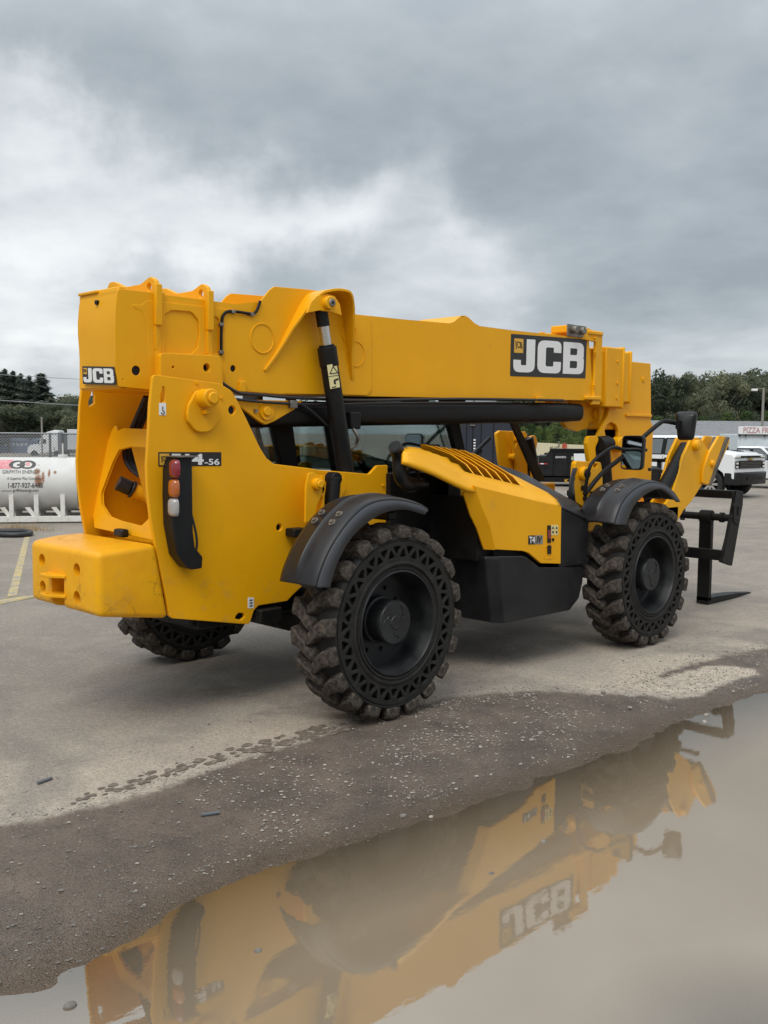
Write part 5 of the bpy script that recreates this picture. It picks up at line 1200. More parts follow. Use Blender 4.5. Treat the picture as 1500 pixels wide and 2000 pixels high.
# ---- generic vehicle maker: side profile extruded, narrowed glasshouse
def frame_at(px, depth, ang, z=0.0):
    """ground frame; ang turns the heading from image-right towards the camera"""
    o = far(px, depth, z); h = SIDE*math.cos(ang)-FLAT*math.sin(ang)
    return o, math.atan2(h.y, h.x)
def make_pickup(name, px, depth, ang, label, group):
    o, rz = frame_at(px, depth, ang)
    T = root(name, o, label, 'pickup truck', group, rz)      # +X forward, origin at the right front wheel's contact, body towards +Y (left)
    def B(mb_, nm, m, par=None, **k):
        q = mb_.build(nm, m, None, True, **k); q.parent = par or T; return q
    W = 2.0
    def sec(x, pts): return [(x, .03+y*1.94, z) for y, z in pts]
    body = MB(); prof2 = [(-5.2,.62),(-5.25,1.28),(-2.62,1.30),(-2.62,1.32),(-.55,1.32),(-.50,1.40),(.30,1.42),(.72,1.37),(.80,1.30),(.82,.62),(.52,.60),(.44,.80),(.25,.93),(0,.98),(-.25,.93),(-.44,.80),(-.52,.50),(-3.36,.50),(-3.44,.80),(-3.65,.93),(-3.9,.98),(-4.15,.93),(-4.36,.80),(-4.44,.60)]
    body.prism([(x, -.02, z) for x, z in prof2], (0, W+.04, 0)); bd = B(body, 'truck_body', WPT, bevel=.05, seg=3)
    cabm = MB(); lo2 = [(-2.55,1.30),(-.30,1.30)]; 
    r0 = [(-2.60, .0, 1.31), (-.42, .0, 1.31), (-.42, W, 1.31), (-2.60, W, 1.31)]; r1 = [(-2.42, .16, 1.90), (-1.22, .18, 1.92), (-1.22, W-.18, 1.92), (-2.42, W-.16, 1.90)]; r2 = [(-2.34, .24, 1.955), (-1.38, .26, 1.965), (-1.38, W-.26, 1.965), (-2.34, W-.24, 1.955)]
    cabm.loft([r0, r1, r2]); cb = B(cabm, 'cab_roof', WPT, bevel=.03, seg=2)
    def win(pts, nm='side_window'):
        B(MB().prism([Vector(p) for p in pts], (0, .01, 0) if 0 else (0.0, 0.0, 0.0005)), nm, CGL, cb, smooth=0)
    def sidep(x, z, off=.012): u = (z-1.31)/.59; return Vector((x, .16*u-off, z))
    for pts in ([(-2.46,1.36),(-1.78,1.36),(-1.78,1.84),(-2.36,1.84)], [(-1.62,1.36),(-.72,1.36),(-.98,1.60),(-1.30,1.84),(-1.62,1.84)]):
        mb_ = MB(); P0 = [sidep(*p) for p in pts]; P1 = [Vector((p.x, W-p.y, p.z)) for p in P0]
        B(MB().prism(P0, (0, .006, 0)), 'side_window', CGL, cb, smooth=0); B(MB().prism(P1, (0, -.006, 0)), 'side_window', CGL, cb, smooth=0)
        Q0 = [p+Vector((0, .004, 0)) for p in P0]; c = sum(Q0, Vector())/len(Q0); B(MB().prism([c+(p-c)*1.17 for p in Q0], (0, .004, 0)), 'window_seal', BLK, cb, smooth=0)
    for s_y in (0, 1):
        PP = [sidep(*p, .011) for p in ((-1.81,1.345),(-1.59,1.345),(-1.59,1.86),(-1.81,1.86))]; PP = [Vector((p.x, W-p.y, p.z)) for p in PP] if s_y else PP
        B(MB().prism(PP, (0, .003 if not s_y else -.003, 0)), 'door_pillar', BLK, cb, smooth=0)
    ws = [Vector((-.50,.10,1.345)), Vector((-.50,W-.10,1.345)), Vector((-1.17,W-.24,1.885)), Vector((-1.17,.24,1.885))]; nrm = Vector((.62,0,.78))
    B(MB().prism([p+nrm*.012 for p in ws], nrm*.004), 'windscreen', CGL, cb, smooth=0)
    # bonnet, scoop, grille
    mb_ = MB(); mb_.loft([[(-.50,.06,1.38),(-.50,.3,1.47),(-.50,W-.3,1.47),(-.50,W-.06,1.38)], [(.25,.06,1.40),(.25,.3,1.50),(.25,W-.3,1.50),(.25,W-.06,1.40)], [(.76,.10,1.33),(.70,.3,1.43),(.70,W-.3,1.43),(.76,W-.10,1.33)]]); bn = B(mb_, 'truck_bonnet', WPT, bevel=.03)
    B(MB().prism([(.05,.72,1.502),(.50,.80,1.472),(.50,1.20,1.472),(.05,1.28,1.502)], (0,0,.012)), 'bonnet_scoop', BLK, bn)
    F = .835
    B(MB().box((F-.02,.26,.94),(F+.005,1.74,1.19)), 'grille', BLK, bd)
    for z in (.985,1.035,1.085,1.135): B(MB().box((F,.34,z-.007),(F+.018,1.66,z+.004)), 'grille_bar', DST, bd)
    B(MB().box((F-.03,.06,1.27),(F+.002,1.94,1.34)), 'grille', BLK, bd)
    for y0 in (.02, 1.66): B(MB().box((F-.10,y0,1.28),(F+.008,y0+.32,1.335)), 'headlight', LGT, bd, bevel=.015)
    for y0 in (.05, 1.80):
        B(MB().box((F-.02,y0,.94),(F+.004,y0+.15,1.17)), 'lamp_recess', BLK, bd)
        for z in (.96,1.07): B(MB().box((F-.02,y0+.02,z),(F+.02,y0+.14,z+.06)), 'fog_light', LGT, bd, bevel=.01)
    q = MB().box((F,.86,1.215),(F+.03,1.14,1.255)); q.box((F,.95,1.195),(F+.03,1.05,1.275)); B(q, 'grille_badge', mat('gold_badge', (.55,.40,.14), .3, .8) if 'gold_badge' not in bpy.data.materials else bpy.data.materials['gold_badge'], bd)
    bm2 = MB(); bm2.loft([[(.50,-.05,.42),(.50,-.05,.80),(.50,W+.05,.80),(.50,W+.05,.42)], [(.86,-.02,.42),(.88,.0,.83),(.88,W-.0,.83),(.86,W+.02,.42)], [(.96,.20,.45),(1.0,.24,.80),(1.0,W-.24,.80),(.96,W-.20,.45)]])
    bu = B(bm2, 'front_bumper', BPL, bevel=.03); B(MB().box((.985,.5,.58),(1.012,1.5,.68)), 'bumper_slot', BLK, bu)
    for x, y, s in ((0,.0,1),(-3.9,.0,1),(0,W,-1),(-3.9,W,-1)):
        wv_ = B(MB().lathe([(.27,.02),(.40,.0),(.425,.03),(.43,.12),(.425,.24),(.40,.27),(.27,.26)], 40, Matrix.Translation((x, y, .43)) @ Matrix.Scale(s, 4, (0,1,0)), closed=True), 'wheel', TYR)
        rim = B(MB().lathe([(.275,.02),(.26,.04),(.25,.12),(.0001,.13)], 32, Matrix.Translation((x, y, .43)) @ Matrix.Scale(s, 4, (0,1,0))), 'rim', BLK, wv_)
        for k_ in range(8):
            a_ = 2*PI*k_/8; M_ = Matrix.Translation((x, y+s*.04, .43)) @ Matrix.Rotation(a_, 4, 'Y')
            B(MB().box((.05,-.02,-.035),(.26,.02,.035), M_), 'spoke', CHR, wv_)
        B(MB().box((x-.52, y+s*.28-.01, .35), (x+.52, y+s*.28+.01, .95)), 'wheel_well', BLK, bd)
    for s, y in ((-1, 0), (1, W)):
        mr_ = B(MB().box((-.74, y+s*.12-.0, 1.33) if s > 0 else (-.74, y-.36, 1.33), (-.62, y+s*.36, 1.60) if s > 0 else (-.62, y-.12, 1.60)), 'door_mirror', BLK, bevel=.03)
        B(MB().box((-.70, min(y, y+s*.2), 1.38), (-.66, max(y, y+s*.2), 1.41)), 'mirror_stalk', BLK, mr_)
        for x in (-1.62, -2.52): B(MB().box((x, y+s*.03-.015, 1.19), (x+.22, y+s*.03+.015, 1.235)), 'door_handle', BLK, bd, bevel=.006)
        for x in (-.62, -1.70, -2.60): B(MB().box((x, y+s*.021-.002, .62), (x+.012, y+s*.021+.002, 1.31)), 'door_gap', BLK, bd)
    B(MB().box((-3.3, .0, .42), (-.6, .10, .47)), 'side_step', BLK, bevel=.01)
    return T
make_pickup('pickup_truck', 1384, 31.0, math.radians(47), 'white crew cab pickup with black front bumper directly behind the yellow stabiliser leg', None)
v2_ = make_pickup('parked_car', 1533, 36.0, math.radians(47), 'smaller white vehicle beside the pickup, cut off by the right edge', None); v2_.scale = (.84, .84, .80); v2_['category'] = 'car'
# ---- food trailer
o, rz = frame_at(1436, 50, math.radians(-4)); FT = root('food_trailer', o, 'pale food trailer with a PIZZA FRIED DOUGH sign along its roof', 'food trailer', rz=rz)
def ft(mb_, nm, m, par=None, **k):
    q = mb_.build(nm, m, None, True, **k); q.parent = par or FT; return q
TRL = mat('trailer_panel', (.55,.62,.66), .4, 0, (.66,.71,.74), 4, bump=.05)
zt_ = zat(833, 50, 1450); zm = zat(848, 50, 1450)
ft(MB().box((0, 0, .25), (7.0, 2.3, zm)), 'trailer_box', TRL, bevel=.03)
sg = ft(MB().box((-.02, -.10, zm), (7.0, .0, zt_)), 'sign_board', WHT, bevel=.01)
ft(MB().box((.35, -.02, zat(890, 50, 1450)), (1.25, .0, zat(875, 50, 1450))), 'lower_skirt', mat('blue_skirt', (.10,.16,.24), .5))
t_ = text('sign_lettering', 'PIZZA FRIED DOUGH', (.22, -.11, zm+.06), (3.1, 0, 0), (0, 0, zt_-zm-.10), mat('sign_red', (.48,.24,.27), .5), None, bold=.012); t_.parent = sg
ft(MB().box((1.32, -.03, zat(878, 50, 1450)), (3.2, -.0, zat(861, 50, 1450))), 'serving_hatch', TRL, bevel=.01); ft(MB().box((-.03, -.12, zm-.05), (7, -.0, zm-.01)), 'awning_rail', BLK)
for x in (.05, .35, 1.35): ft(MB().box((x-.03, -.14, zm-.12), (x+.03, -.08, zm-.04)), 'awning_light', BLK)
for x in (3.0, 3.9): ft(MB().lathe([(.0001,-.02),(.36,-.02),(.38,.1),(.38,.2)], 24, Matrix.Translation((x, 0, .38))), 'wheel', TYR)
# ---- long grey-roofed shed
o = far(1240, 84, -1.6); SH = root('storage_shed', o, 'long low shed with a plain grey shingle roof behind the parked pickup', 'building', rz=math.atan2(SIDE.y, SIDE.x)+math.radians(-3))
def shd(mb_, nm, m, par=None, **k):
    q = mb_.build(nm, m, None, True, **k); q.parent = par or SH; return q
ze = zat(851, 84, 1350)+1.6; zr = zat(822, 92, 1350)+1.6
RFM = mat('grey_shingles', (.155,.155,.16), .9, 0, (.23,.23,.235), 3.0, bump=.4, bscale=8)
shd(MB().box((.3, .3, 0), (29.5, 15, ze-.15)), 'shed_wall', mat('shed_wall', (.05,.05,.055), .8))
shd(MB().prism([(-.3,-.3,ze),(-.3,-.3,ze-.12),(-.3,8,zr-.12),(-.3,16,ze-.12),(-.3,16,ze),(-.3,8,zr)], (30.5,0,0)), 'shed_roof', RFM)
shd(MB().box((-.3,-.34,ze-.16),(30.2,-.30,ze+.0)), 'roof_fascia', WHT)
for x in (1.5, 9, 17, 25): shd(MB().box((x, -.02+.26, .2), (x+3.5, .30, ze-.5)), 'shed_door', DST)
# ---- lamp pole and power pole
def pole(px, py_top, depth, label, lamp=True, r=.10, zb=-1.6, name='lamp_pole', cat='lamp post'):
    o = far(px, depth, zb); h = zat(py_top, depth, px)-zb; T = root(name, o, label, cat, rz=math.atan2(SIDE.y, SIDE.x))
    q = MB().cyl((0,0,0),(0,0,h),r,r*.7,n=10).build('pole', mat('weathered_pole', (.25,.24,.21), .8) if 'weathered_pole' not in bpy.data.materials else bpy.data.materials['weathered_pole'], None, True); q.parent = T
    if lamp:
        a_ = MB().cyl((0,0,h-.1),(-.45,0,h-.05),.03,n=6).build('lamp_arm', DST, None, True); a_.parent = T
        l_ = MB().box((-.75,-.12,h-.22),(-.40,.12,h-.08)).build('lamp_head', WHT, None, True, bevel=.03); l_.parent = T
    return T
pole(1482, 758, 62, 'grey wooden pole carrying a white lamp behind the food trailer')
pole(84.5, 815, 60, 'thin plain metal pole rising behind the chain link fence at left', lamp=False, r=.07, name='metal_pole', cat='pole')
for i, (ya, yb) in enumerate(((722, 736), (770, 792))):
    a_, b_ = far(-200, 70), far(900, 80); a_.z = zat(ya, 70, 0); b_.z = zat(yb+22, 80, 700)
    tag(MB().tube([a_, a_.lerp(b_, .33)-Vector((0,0,.35)), a_.lerp(b_, .66)-Vector((0,0,.35)), b_], .028 if i else .02, n=5).build('overhead_wire', mat('wire_grey', (.25,.26,.27), .6) if 'wire_grey' not in bpy.data.materials else bpy.data.materials['wire_grey'], None), ('upper thin overhead wire crossing the sky above the left trees', 'lower overhead wire crossing in front of the left trees')[i], 'overhead wire')
# ---- semi truck with trailer and low blue shed behind the fence
SD = 135.0; sc_ = SD/F_PX
o = far(118, SD, -1.9); TR_ = root('semi_truck', o, 'white sleeper cab semi truck with a box trailer behind the fence', 'semi truck', rz=math.atan2(SIDE.y, SIDE.x)+math.radians(3))
def sm(mb_, nm, m, par=None, **k):
    q = mb_.build(nm, m, None, True, **k); q.parent = par or TR_; return q
sm(MB().prism([(0,0,.9),(0,0,3.75),(-.6,0,3.85),(-1.7,0,3.55),(-2.45,0,2.8),(-2.75,0,1.95),(-3.9,0,1.75),(-4.3,0,1.35),(-4.4,0,.6),(-3.9,0,.55),(-2.6,0,.6)], (0,2.5,0)), 'tractor_cab', WPT, bevel=.1)
sm(MB().prism([(-1.75,-.02,1.95),(-2.55,-.02,1.95),(-2.35,-.02,2.55),(-1.8,-.02,2.6)], (0,.02,0)), 'side_window', BLK)
sm(MB().box((-2.75,-.45,1.9),(-2.65,-.25,2.6)), 'door_mirror', BLK); sm(MB().box((-.75,-.02,1.1),(-.65,0,1.5)), 'door_gap', BLK)
sm(MB().box((0,.2,.9),(1.0,2.3,3.3)), 'frame_gap', mat('dark_frame', (.08,.08,.08), .7))
sm(MB().box((1.1,-.05,1.15),(14,2.55,3.95)), 'trailer_box', mat('trailer_white', (.60,.62,.64), .5, 0, (.52,.54,.56), 1), bevel=.04)
for x in (-3.4, -.3, .8, 11.5, 12.7): sm(MB().lathe([(.0001,-.02),(.50,-.02),(.52,.05),(.52,.25)], 24, Matrix.Translation((x, 0, .52))), 'wheel', TYR)
o = far(-120, 150, -1.8); BS = root('blue_shed', o, 'low blue metal shed seen through the chain link fence', 'building', rz=math.atan2(SIDE.y, SIDE.x))
BLU = mat('blue_cladding', (.105,.15,.24), .6, 0, (.13,.17,.25), 2)
q = MB().box((0,0,0),(16.0,5,zat(867,150)+1.8)).build('shed_wall', BLU, None, True); q.parent = BS
q = MB().box((-.1,-.1,zat(867,150)+1.8),(16.2,5.1,zat(861.5,150)+1.8)).build('shed_roof', mat('blue_roof', (.20,.26,.36), .6), None, True); q.parent = BS
for k in range(6):
    q = MB().box((10.2+.65*k,-.03,1.25),(10.6+.65*k,0,1.7)).build('shed_vent', mat('vent', (.4,.42,.45), .6) if 'vent' not in bpy.data.materials else bpy.data.materials['vent'], None, True); q.parent = BS
# ---- dump trailer, cream crane arm, dark parked truck in the middle
DD = 37.0; ang_ = math.radians(10); o, rz = frame_at(1045, DD, ang_); DT = root('dump_trailer', o, 'black high-sided dump trailer parked beyond the front stabiliser bracket', 'dump trailer', rz=rz)
def dt(mb_, nm, m, par=None, **k):
    q = mb_.build(nm, m, None, True, **k); q.parent = par or DT; return q
z_ = lambda py: zat(py, DD, 1100)
dt(MB().prism([(.1,0,z_(890)),(.35,0,z_(890)),(.55,0,z_(877)),(3.1,0,z_(877)),(3.1,0,z_(930)),(.1,0,z_(930))], (0,1.9,0)), 'trailer_box', BPL, bevel=.02)
for x in (.62, 1.15, 1.62, 2.2, 2.8): dt(MB().box((x,-.05,z_(928)),(x+.05,0,z_(880))), 'side_stake', BLK)
dt(MB().box((.5,-.07,z_(880)),(3.2,.0,z_(876))), 'top_rail', BLK)
dt(MB().box((.0,-.1,z_(941)),(3.4,1.9,z_(932))), 'trailer_frame', BLK)
dt(MB().box((.05,-.12,z_(906.5)),(.42,-.10,z_(904.5))), 'reflector', mat('reflector_red', (.45,.05,.06), .4)); dt(MB().box((.17,-.125,z_(906.5)),(.28,-.10,z_(904.5))), 'reflector', WHT)
dt(MB().box((1.30,-.056,z_(898)),(1.42,-.05,z_(891))), 'document_sticker', mat('green_sticker', (.36,.40,.26), .5))
for s_, a_, b_, c_, d_ in (('KENWORTH',.72,894.5,1.10,890.5),('K-R',1.08,941,1.48,934.5)):
    q = text('trailer_lettering', s_, (a_, -.135 if s_ == 'K-R' else -.056, z_(b_)), (c_-a_,0,0), (0,0,z_(d_)-z_(b_)), WHT if s_ != 'K-R' else YST, None, bold=.01); q.parent = DT
for x in (1.7, 2.5): dt(MB().lathe([(.0001,-.06),(.33,-.06),(.36,.05),(.36,.2)], 24, Matrix.Translation((x, 0, .36))), 'wheel', TYR)
DD2 = 45.0; o, rz = frame_at(1040, DD2, 0.0); CA = root('crane_arm', (o.x, o.y, 0), 'cream telescopic lift arm lying level above the black dump trailer', 'lift arm', rz=rz)
CRP = mat('cream_paint', (.62,.56,.38), .5); y_ = lambda py: zat(py, DD2, 1100)
def ca_(mb_, nm, m, par=None, **k):
    q = mb_.build(nm, m, None, True, **k); q.parent = par or CA; return q
ca_(MB().prism([(.2,0,y_(865)),(.8,0,y_(866)),(1.6,0,y_(868)),(4.0,0,y_(871)),(4.0,0,y_(879)),(1.3,0,y_(878)),(.5,0,y_(885)),(.45,0,y_(890)),(.1,0,y_(890))], (0,.4,0)), 'arm', CRP, bevel=.02)
ca_(MB().box((.4,.05,0),(.8,.6,y_(880))), 'arm_post', BLK); ca_(MB().box((3.4,.05,0),(3.8,.6,y_(875))), 'arm_post', BLK)
ca_(MB().box((1.30,-.08,y_(880)),(1.50,0,y_(866))), 'red_tag', mat('red_tag', (.42,.08,.04), .6)); ca_(MB().box((1.12,-.05,y_(873)),(1.17,0,y_(862))), 'latch_pin', DST)
q = text('arm_lettering', 'AG LOT', (.72, -.006, y_(876)), (.42,0,0), (0,0,y_(872)-y_(876)), DEC, None, bold=.01, shear=.2); q.parent = CA
o, rz = frame_at(1188, 41, .1); WV = root('white_tailgate', o, 'small part of a white vehicle with round red lamp beyond the bracket', 'vehicle', rz=rz)
q = MB().box((-.1,0,.5),(1.6,1.6,zat(886,41,1150))).build('vehicle_body', WPT, None, True, bevel=.1); q.parent = WV
q = MB().cyl((-.08,-.03,zat(891,41,1150)),(-.08,0,zat(891,41,1150)),.075,n=16).build('tail_lamp', RED, None, True); q.parent = WV
o, rz = frame_at(898, 24, 0.1); DK = root('parked_truck', o, 'dark navy box truck standing behind the cab, only its side visible', 'truck', rz=rz)
NVY = mat('navy_cladding', (.018,.022,.034), .5, 0, (.024,.028,.040), 2)
def dk(mb_, nm, m, par=None, **k):
    q = mb_.build(nm, m, None, True, **k); q.parent = par or DK; return q
Z2 = lambda py: zat(py, 24, 950)
dk(MB().box((0,0,.45),(1.26,2.4,Z2(800))), 'box_body', NVY, bevel=.02)
for x in (.13,.28,.48,.78): dk(MB().box((x,-.015,.5),(x+.02,0,Z2(800))), 'body_rib', BLK)
for k_ in range(9): dk(MB().box((.31,-.025,Z2(858+k_*5.5)),(.36,-.002,Z2(862-1.2+k_*5.5))), 'side_lettering', WHT)
dk(MB().box((.22,-.04,Z2(832)),(.34,-.0,Z2(830))), 'handle', DST); dk(MB().box((.3,.2,0),(.9,2.2,.5)), 'chassis', BLK)
dk(MB().box((1.262,-.01,Z2(842)),(1.285,.02,Z2(834))), 'marker', WHT)
# ---- trees
def leaf_mat(name, c1, c2):
    m = mat(name, c1, .8, 0, c2, .35, detail=3, lo=.38, hi=.62, spec=.2)
    t = m.node_tree; b = t.nodes['Principled BSDF']; oi = N('ShaderNodeObjectInfo', t); hs = N('ShaderNodeHueSaturation', t)
    L(b.inputs['Base Color'].links[0].from_socket, hs.inputs['Color'], t)
    v = N('ShaderNodeMapRange', t); L(oi.outputs['Random'], v.inputs[0], t); v.inputs[3].default_value = .6; v.inputs[4].default_value = 1.45; L(v.outputs[0], hs.inputs['Value'], t)
    h = N('ShaderNodeMapRange', t); L(oi.outputs['Random'], h.inputs[0], t); h.inputs[3].default_value = .535; h.inputs[4].default_value = .475; L(h.outputs[0], hs.inputs['Hue'], t)
    L(hs.outputs[0], b.inputs['Base Color'], t)
    tl = N('ShaderNodeBsdfTranslucent', t); L(hs.outputs[0], tl.inputs[0], t); ms = N('ShaderNodeMixShader', t); ms.inputs[0].default_value = .45
    L(b.outputs[0], ms.inputs[1], t); L(tl.outputs[0], ms.inputs[2], t); L(ms.outputs[0], t.nodes['Material Output'].inputs[0], t); return m
LF1 = leaf_mat('hazed_leaves', (.080,.096,.064), (.15,.162,.098)); LF2 = leaf_mat('spruce_needles', (.17,.20,.18), (.22,.25,.20)); LF3 = leaf_mat('bush_leaves', (.085,.125,.040), (.16,.20,.065))  # broadleaf colours are lightened and greyed to paint in distance haze
BRK = mat('bark', (.09,.075,.06), .9, 0, (.14,.12,.10), 6, bump=.4)
def crown_mesh(kind, seed, h, n):
    r = random.Random(seed); mb_ = MB(); blobs = []
    if kind == 'spruce':
        for k_ in range(n):
            u = r.random()**.8; z = h*(.06+.94*u); rad = (1-u)**.85*h*.23*(.75+.35*math.sin(z*5.5+r.random()*.7)); a = r.uniform(0, 2*PI); q = rad*math.sqrt(r.uniform(.15, 1))
            c = Vector((q*math.cos(a), q*math.sin(a), z-q*.25)); s_ = r.uniform(.12, .30)*h/12
            d = Vector((math.cos(a), math.sin(a), r.uniform(-.5, .25))); e = d.cross(Vector((0,0,1))).normalized()
            mb_.add([c-e*s_*.55, c+d*s_*1.6, c+e*s_*.55, c-d*s_*.3+Vector((0,0,s_*.3))], [(0,1,2),(0,2,3)])
    else:
        for k_ in range(17 if kind != 'bush' else 12):
            z = h*(r.uniform(.30, .92) if kind != 'bush' else r.uniform(.1, .8)); w = h*(.30 if kind != 'bush' else .65)*math.sqrt(max(.05, 1-abs(z/h-.58)**1.7*2.2)); a = r.uniform(0, 2*PI); q = w*math.sqrt(r.random())
            blobs.append((Vector((q*math.cos(a), q*math.sin(a), z)), h*r.uniform(.07, .15)))
        blobs.append((Vector((0, 0, h*.9)), h*.1))
        for k_ in range(n):
            c0_, R_ = r.choice(blobs); v = Vector((r.gauss(0,1), r.gauss(0,1), r.gauss(0,1))).normalized(); c = c0_+v*R_*r.uniform(.6, 1.08); s_ = r.uniform(.10, .24)*max(h, 4)/11
            a1 = (v+Vector((r.gauss(0,.5), r.gauss(0,.5), r.gauss(0,.5)))).normalized().orthogonal().normalized(); a2 = a1.cross(v).normalized()
            mb_.add([c-a1*s_, c-a2*s_*.7, c+a1*s_, c+a2*s_*.7], [(0,1,2,3)])
    return mb_.mesh('crown')
def trunk_mesh(h, seed, kind):
    r = random.Random(seed); mb_ = MB(); mb_.cyl((0,0,0),(0,0,h*(.95 if kind == 'spruce' else .6)), h*.018, h*.006, n=8)
    if kind == 'broad':
        for k_ in range(9):
            z = h*r.uniform(.25,.6); a = r.uniform(0, 2*PI); mb_.cyl((0,0,z),(h*.24*math.cos(a),h*.24*math.sin(a),z+h*r.uniform(.15,.32)), h*.008, h*.002, n=5)
    return mb_.mesh('trunk')
protos = {}
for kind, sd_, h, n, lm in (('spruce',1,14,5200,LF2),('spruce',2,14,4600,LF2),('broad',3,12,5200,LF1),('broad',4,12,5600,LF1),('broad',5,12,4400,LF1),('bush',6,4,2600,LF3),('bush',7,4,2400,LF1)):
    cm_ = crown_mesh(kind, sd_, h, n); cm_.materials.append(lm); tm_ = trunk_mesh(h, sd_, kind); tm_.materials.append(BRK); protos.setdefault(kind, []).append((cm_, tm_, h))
def tree(kind, v, px, depth, py_top, zb, label, group, wide=1.0):
    cm_, tm_, h = protos[kind][v % len(protos[kind])]; o = far(px, depth, zb); H = zat(py_top, depth, px)-zb; s_ = H/h
    T = root({'spruce': 'spruce_tree', 'broad': 'broadleaf_tree', 'bush': 'shrub'}[kind], o, label, 'shrub' if kind == 'bush' else 'tree', group, rz=random.uniform(0, 6.28)); T.scale = (s_*wide, s_*wide, s_)
    for nm, me_ in (('crown', cm_), ('trunk', tm_)):
        q = bpy.data.objects.new(nm, me_); COL.objects.link(q); q.parent = T
G1, G2, G3 = 'evergreen trees beyond the fence at left', 'leafy trees along the horizon at right', 'leafy trees along the horizon at left'
tree('spruce', 0, 85, 172, 731, -2, 'tall pointed spruce whose tip stands highest beside the gap of sky', G1, 2.2)
for i, (px, pt_) in enumerate(((-52,716),(-40,722),(-30,714),(-20,722),(-9,717),(-1,724),(7,728),(15,722),(22,733),(31,726),(39,736),(46,731),(54,741),(62,735),(70,748),(77,752),(96,760),(104,768))):
    tree('spruce', i, px, 170+(i*7) % 15, pt_, -2, 'dark spruce crowded into the evergreen row beyond the fence', G1, 1.25)
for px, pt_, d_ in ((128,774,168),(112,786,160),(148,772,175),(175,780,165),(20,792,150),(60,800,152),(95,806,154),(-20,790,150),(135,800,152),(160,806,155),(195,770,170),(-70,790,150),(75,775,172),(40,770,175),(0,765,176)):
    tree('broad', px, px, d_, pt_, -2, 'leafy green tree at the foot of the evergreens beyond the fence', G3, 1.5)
rt = random.Random(11)
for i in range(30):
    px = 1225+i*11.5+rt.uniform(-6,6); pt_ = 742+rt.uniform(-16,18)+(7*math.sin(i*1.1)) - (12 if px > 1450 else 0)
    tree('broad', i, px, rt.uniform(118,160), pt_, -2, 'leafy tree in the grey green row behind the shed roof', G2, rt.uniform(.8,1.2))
for i in range(16):
    px = 1240+i*21+rt.uniform(-6,6); tree('bush', i, px, 104, 806+rt.uniform(-6,8), -2, 'low shrub at the foot of the tree row behind the shed', 'shrubs behind the shed', 1.0)
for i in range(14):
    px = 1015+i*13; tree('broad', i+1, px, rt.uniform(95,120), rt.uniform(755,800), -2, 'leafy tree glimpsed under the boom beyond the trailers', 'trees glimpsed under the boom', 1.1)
for i in range(12):
    px = 1020+i*15; tree('bush', i*2, px, 62, 828+rt.uniform(-8,10), -1.2, 'green roadside shrub glimpsed behind the cream lift arm', 'shrubs behind the lift arm', .8)
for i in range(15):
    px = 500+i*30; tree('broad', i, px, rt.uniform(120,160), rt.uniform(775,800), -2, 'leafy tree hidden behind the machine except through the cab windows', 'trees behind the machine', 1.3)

# ================================================================== SMALL THINGS ON THE GROUND
STN = mat('gravel_stone', (.44,.40,.355), .85, 0, (.24,.21,.175), 25, lo=.3, hi=.6); STD = mat('dark_stone', (.12,.105,.09), .8, 0, (.2,.18,.16), 30)
def stone_verts(r, c, s_):
    vs = []
    for v in ((1,0,0),(-1,0,0),(0,1,0),(0,-1,0),(0,0,1),(0,0,-1),(.6,.6,.4),(-.6,.6,.4),(.6,-.6,.4),(-.6,-.6,.4)):
        v = Vector(v).normalized()*r.uniform(.75,1.15); vs.append((c[0]+v.x*s_*r.uniform(.9,1.3), c[1]+v.y*s_*r.uniform(.8,1.1), c[2]+v.z*s_*.62))
    return vs
SF = [(4,6,7),(4,7,9),(4,9,8),(4,8,6),(0,2,6),(2,7,6),(2,1,7),(1,9,7),(1,3,9),(3,8,9),(3,0,8),(0,6,8),(5,2,0),(5,1,2),(5,3,1),(5,0,3)]
def scatter(name, n, dens, size, m, seed, region):
    rg_ = np.random.default_rng(seed); xs_, ys_ = region(rg_, n*4); P_ = np.stack([xs_, ys_], 1); d_ = sdist(P_, shore); w_ = sdist(P_, wet)
    pr = dens(xs_, ys_, d_, w_); kp = rg_.random(len(xs_)) < pr; xs_, ys_ = xs_[kp][:n], ys_[kp][:n]; z_g = ground_z(xs_, ys_)[0]; r = random.Random(seed); V = []; Fc = []
    for x, y, z in zip(xs_, ys_, z_g):
        s_ = size(r); b_ = len(V); V += stone_verts(r, (x, y, z+s_*.22), s_); Fc += [(a+b_, b+b_, c+b_) for a, b, c in SF]
    me_ = bpy.data.meshes.new(name); me_.from_pydata(V, [], Fc); me_.update(); o_ = bpy.data.objects.new(name, me_); COL.objects.link(o_); me_.materials.append(m); tag(o_, kind='stuff'); return o_
def reg(rg_, n): return rg_.uniform(-5.5, 5.2, n), rg_.uniform(-5.2, -.2, n)
cl_ = lambda x, y: np.clip(fbm(x, y, .45, 4, 2)*4.0+.15, 0, 1)**1.2
near_ = lambda x, y: np.clip(1-np.abs((x-1.1)*.75+(y+2.2)*.75)/1.5, 0, 1)
scatter('gravel', 16000, lambda x, y, d, w: np.where((w > .03) & (d < -.12), cl_(x, y)*.95+.10, 0)*np.clip(.35+(x+2.4)*.35, .3, 1), lambda r: min(.013, .0032+r.expovariate(1/.0026)), STN, 1, reg)
scatter('gravel', 16000, lambda x, y, d, w: np.where((w > -.15) & (d < .0), .75, 0), lambda r: .0026+r.expovariate(1/.0016), STD, 2, reg)
scatter('grit', 3500, lambda x, y, d, w: np.where(w < 0, .5, 0)*np.clip(1+w/1.6, .06, 1), lambda r: .002+r.expovariate(1/.0012), STN, 4, reg)
scatter('grit', 2500, lambda x, y, d, w: np.where(w < -.05, .5, 0)*np.clip(1+w/2.6, .15, 1), lambda r: .002+r.expovariate(1/.0016), STD, 6, reg)
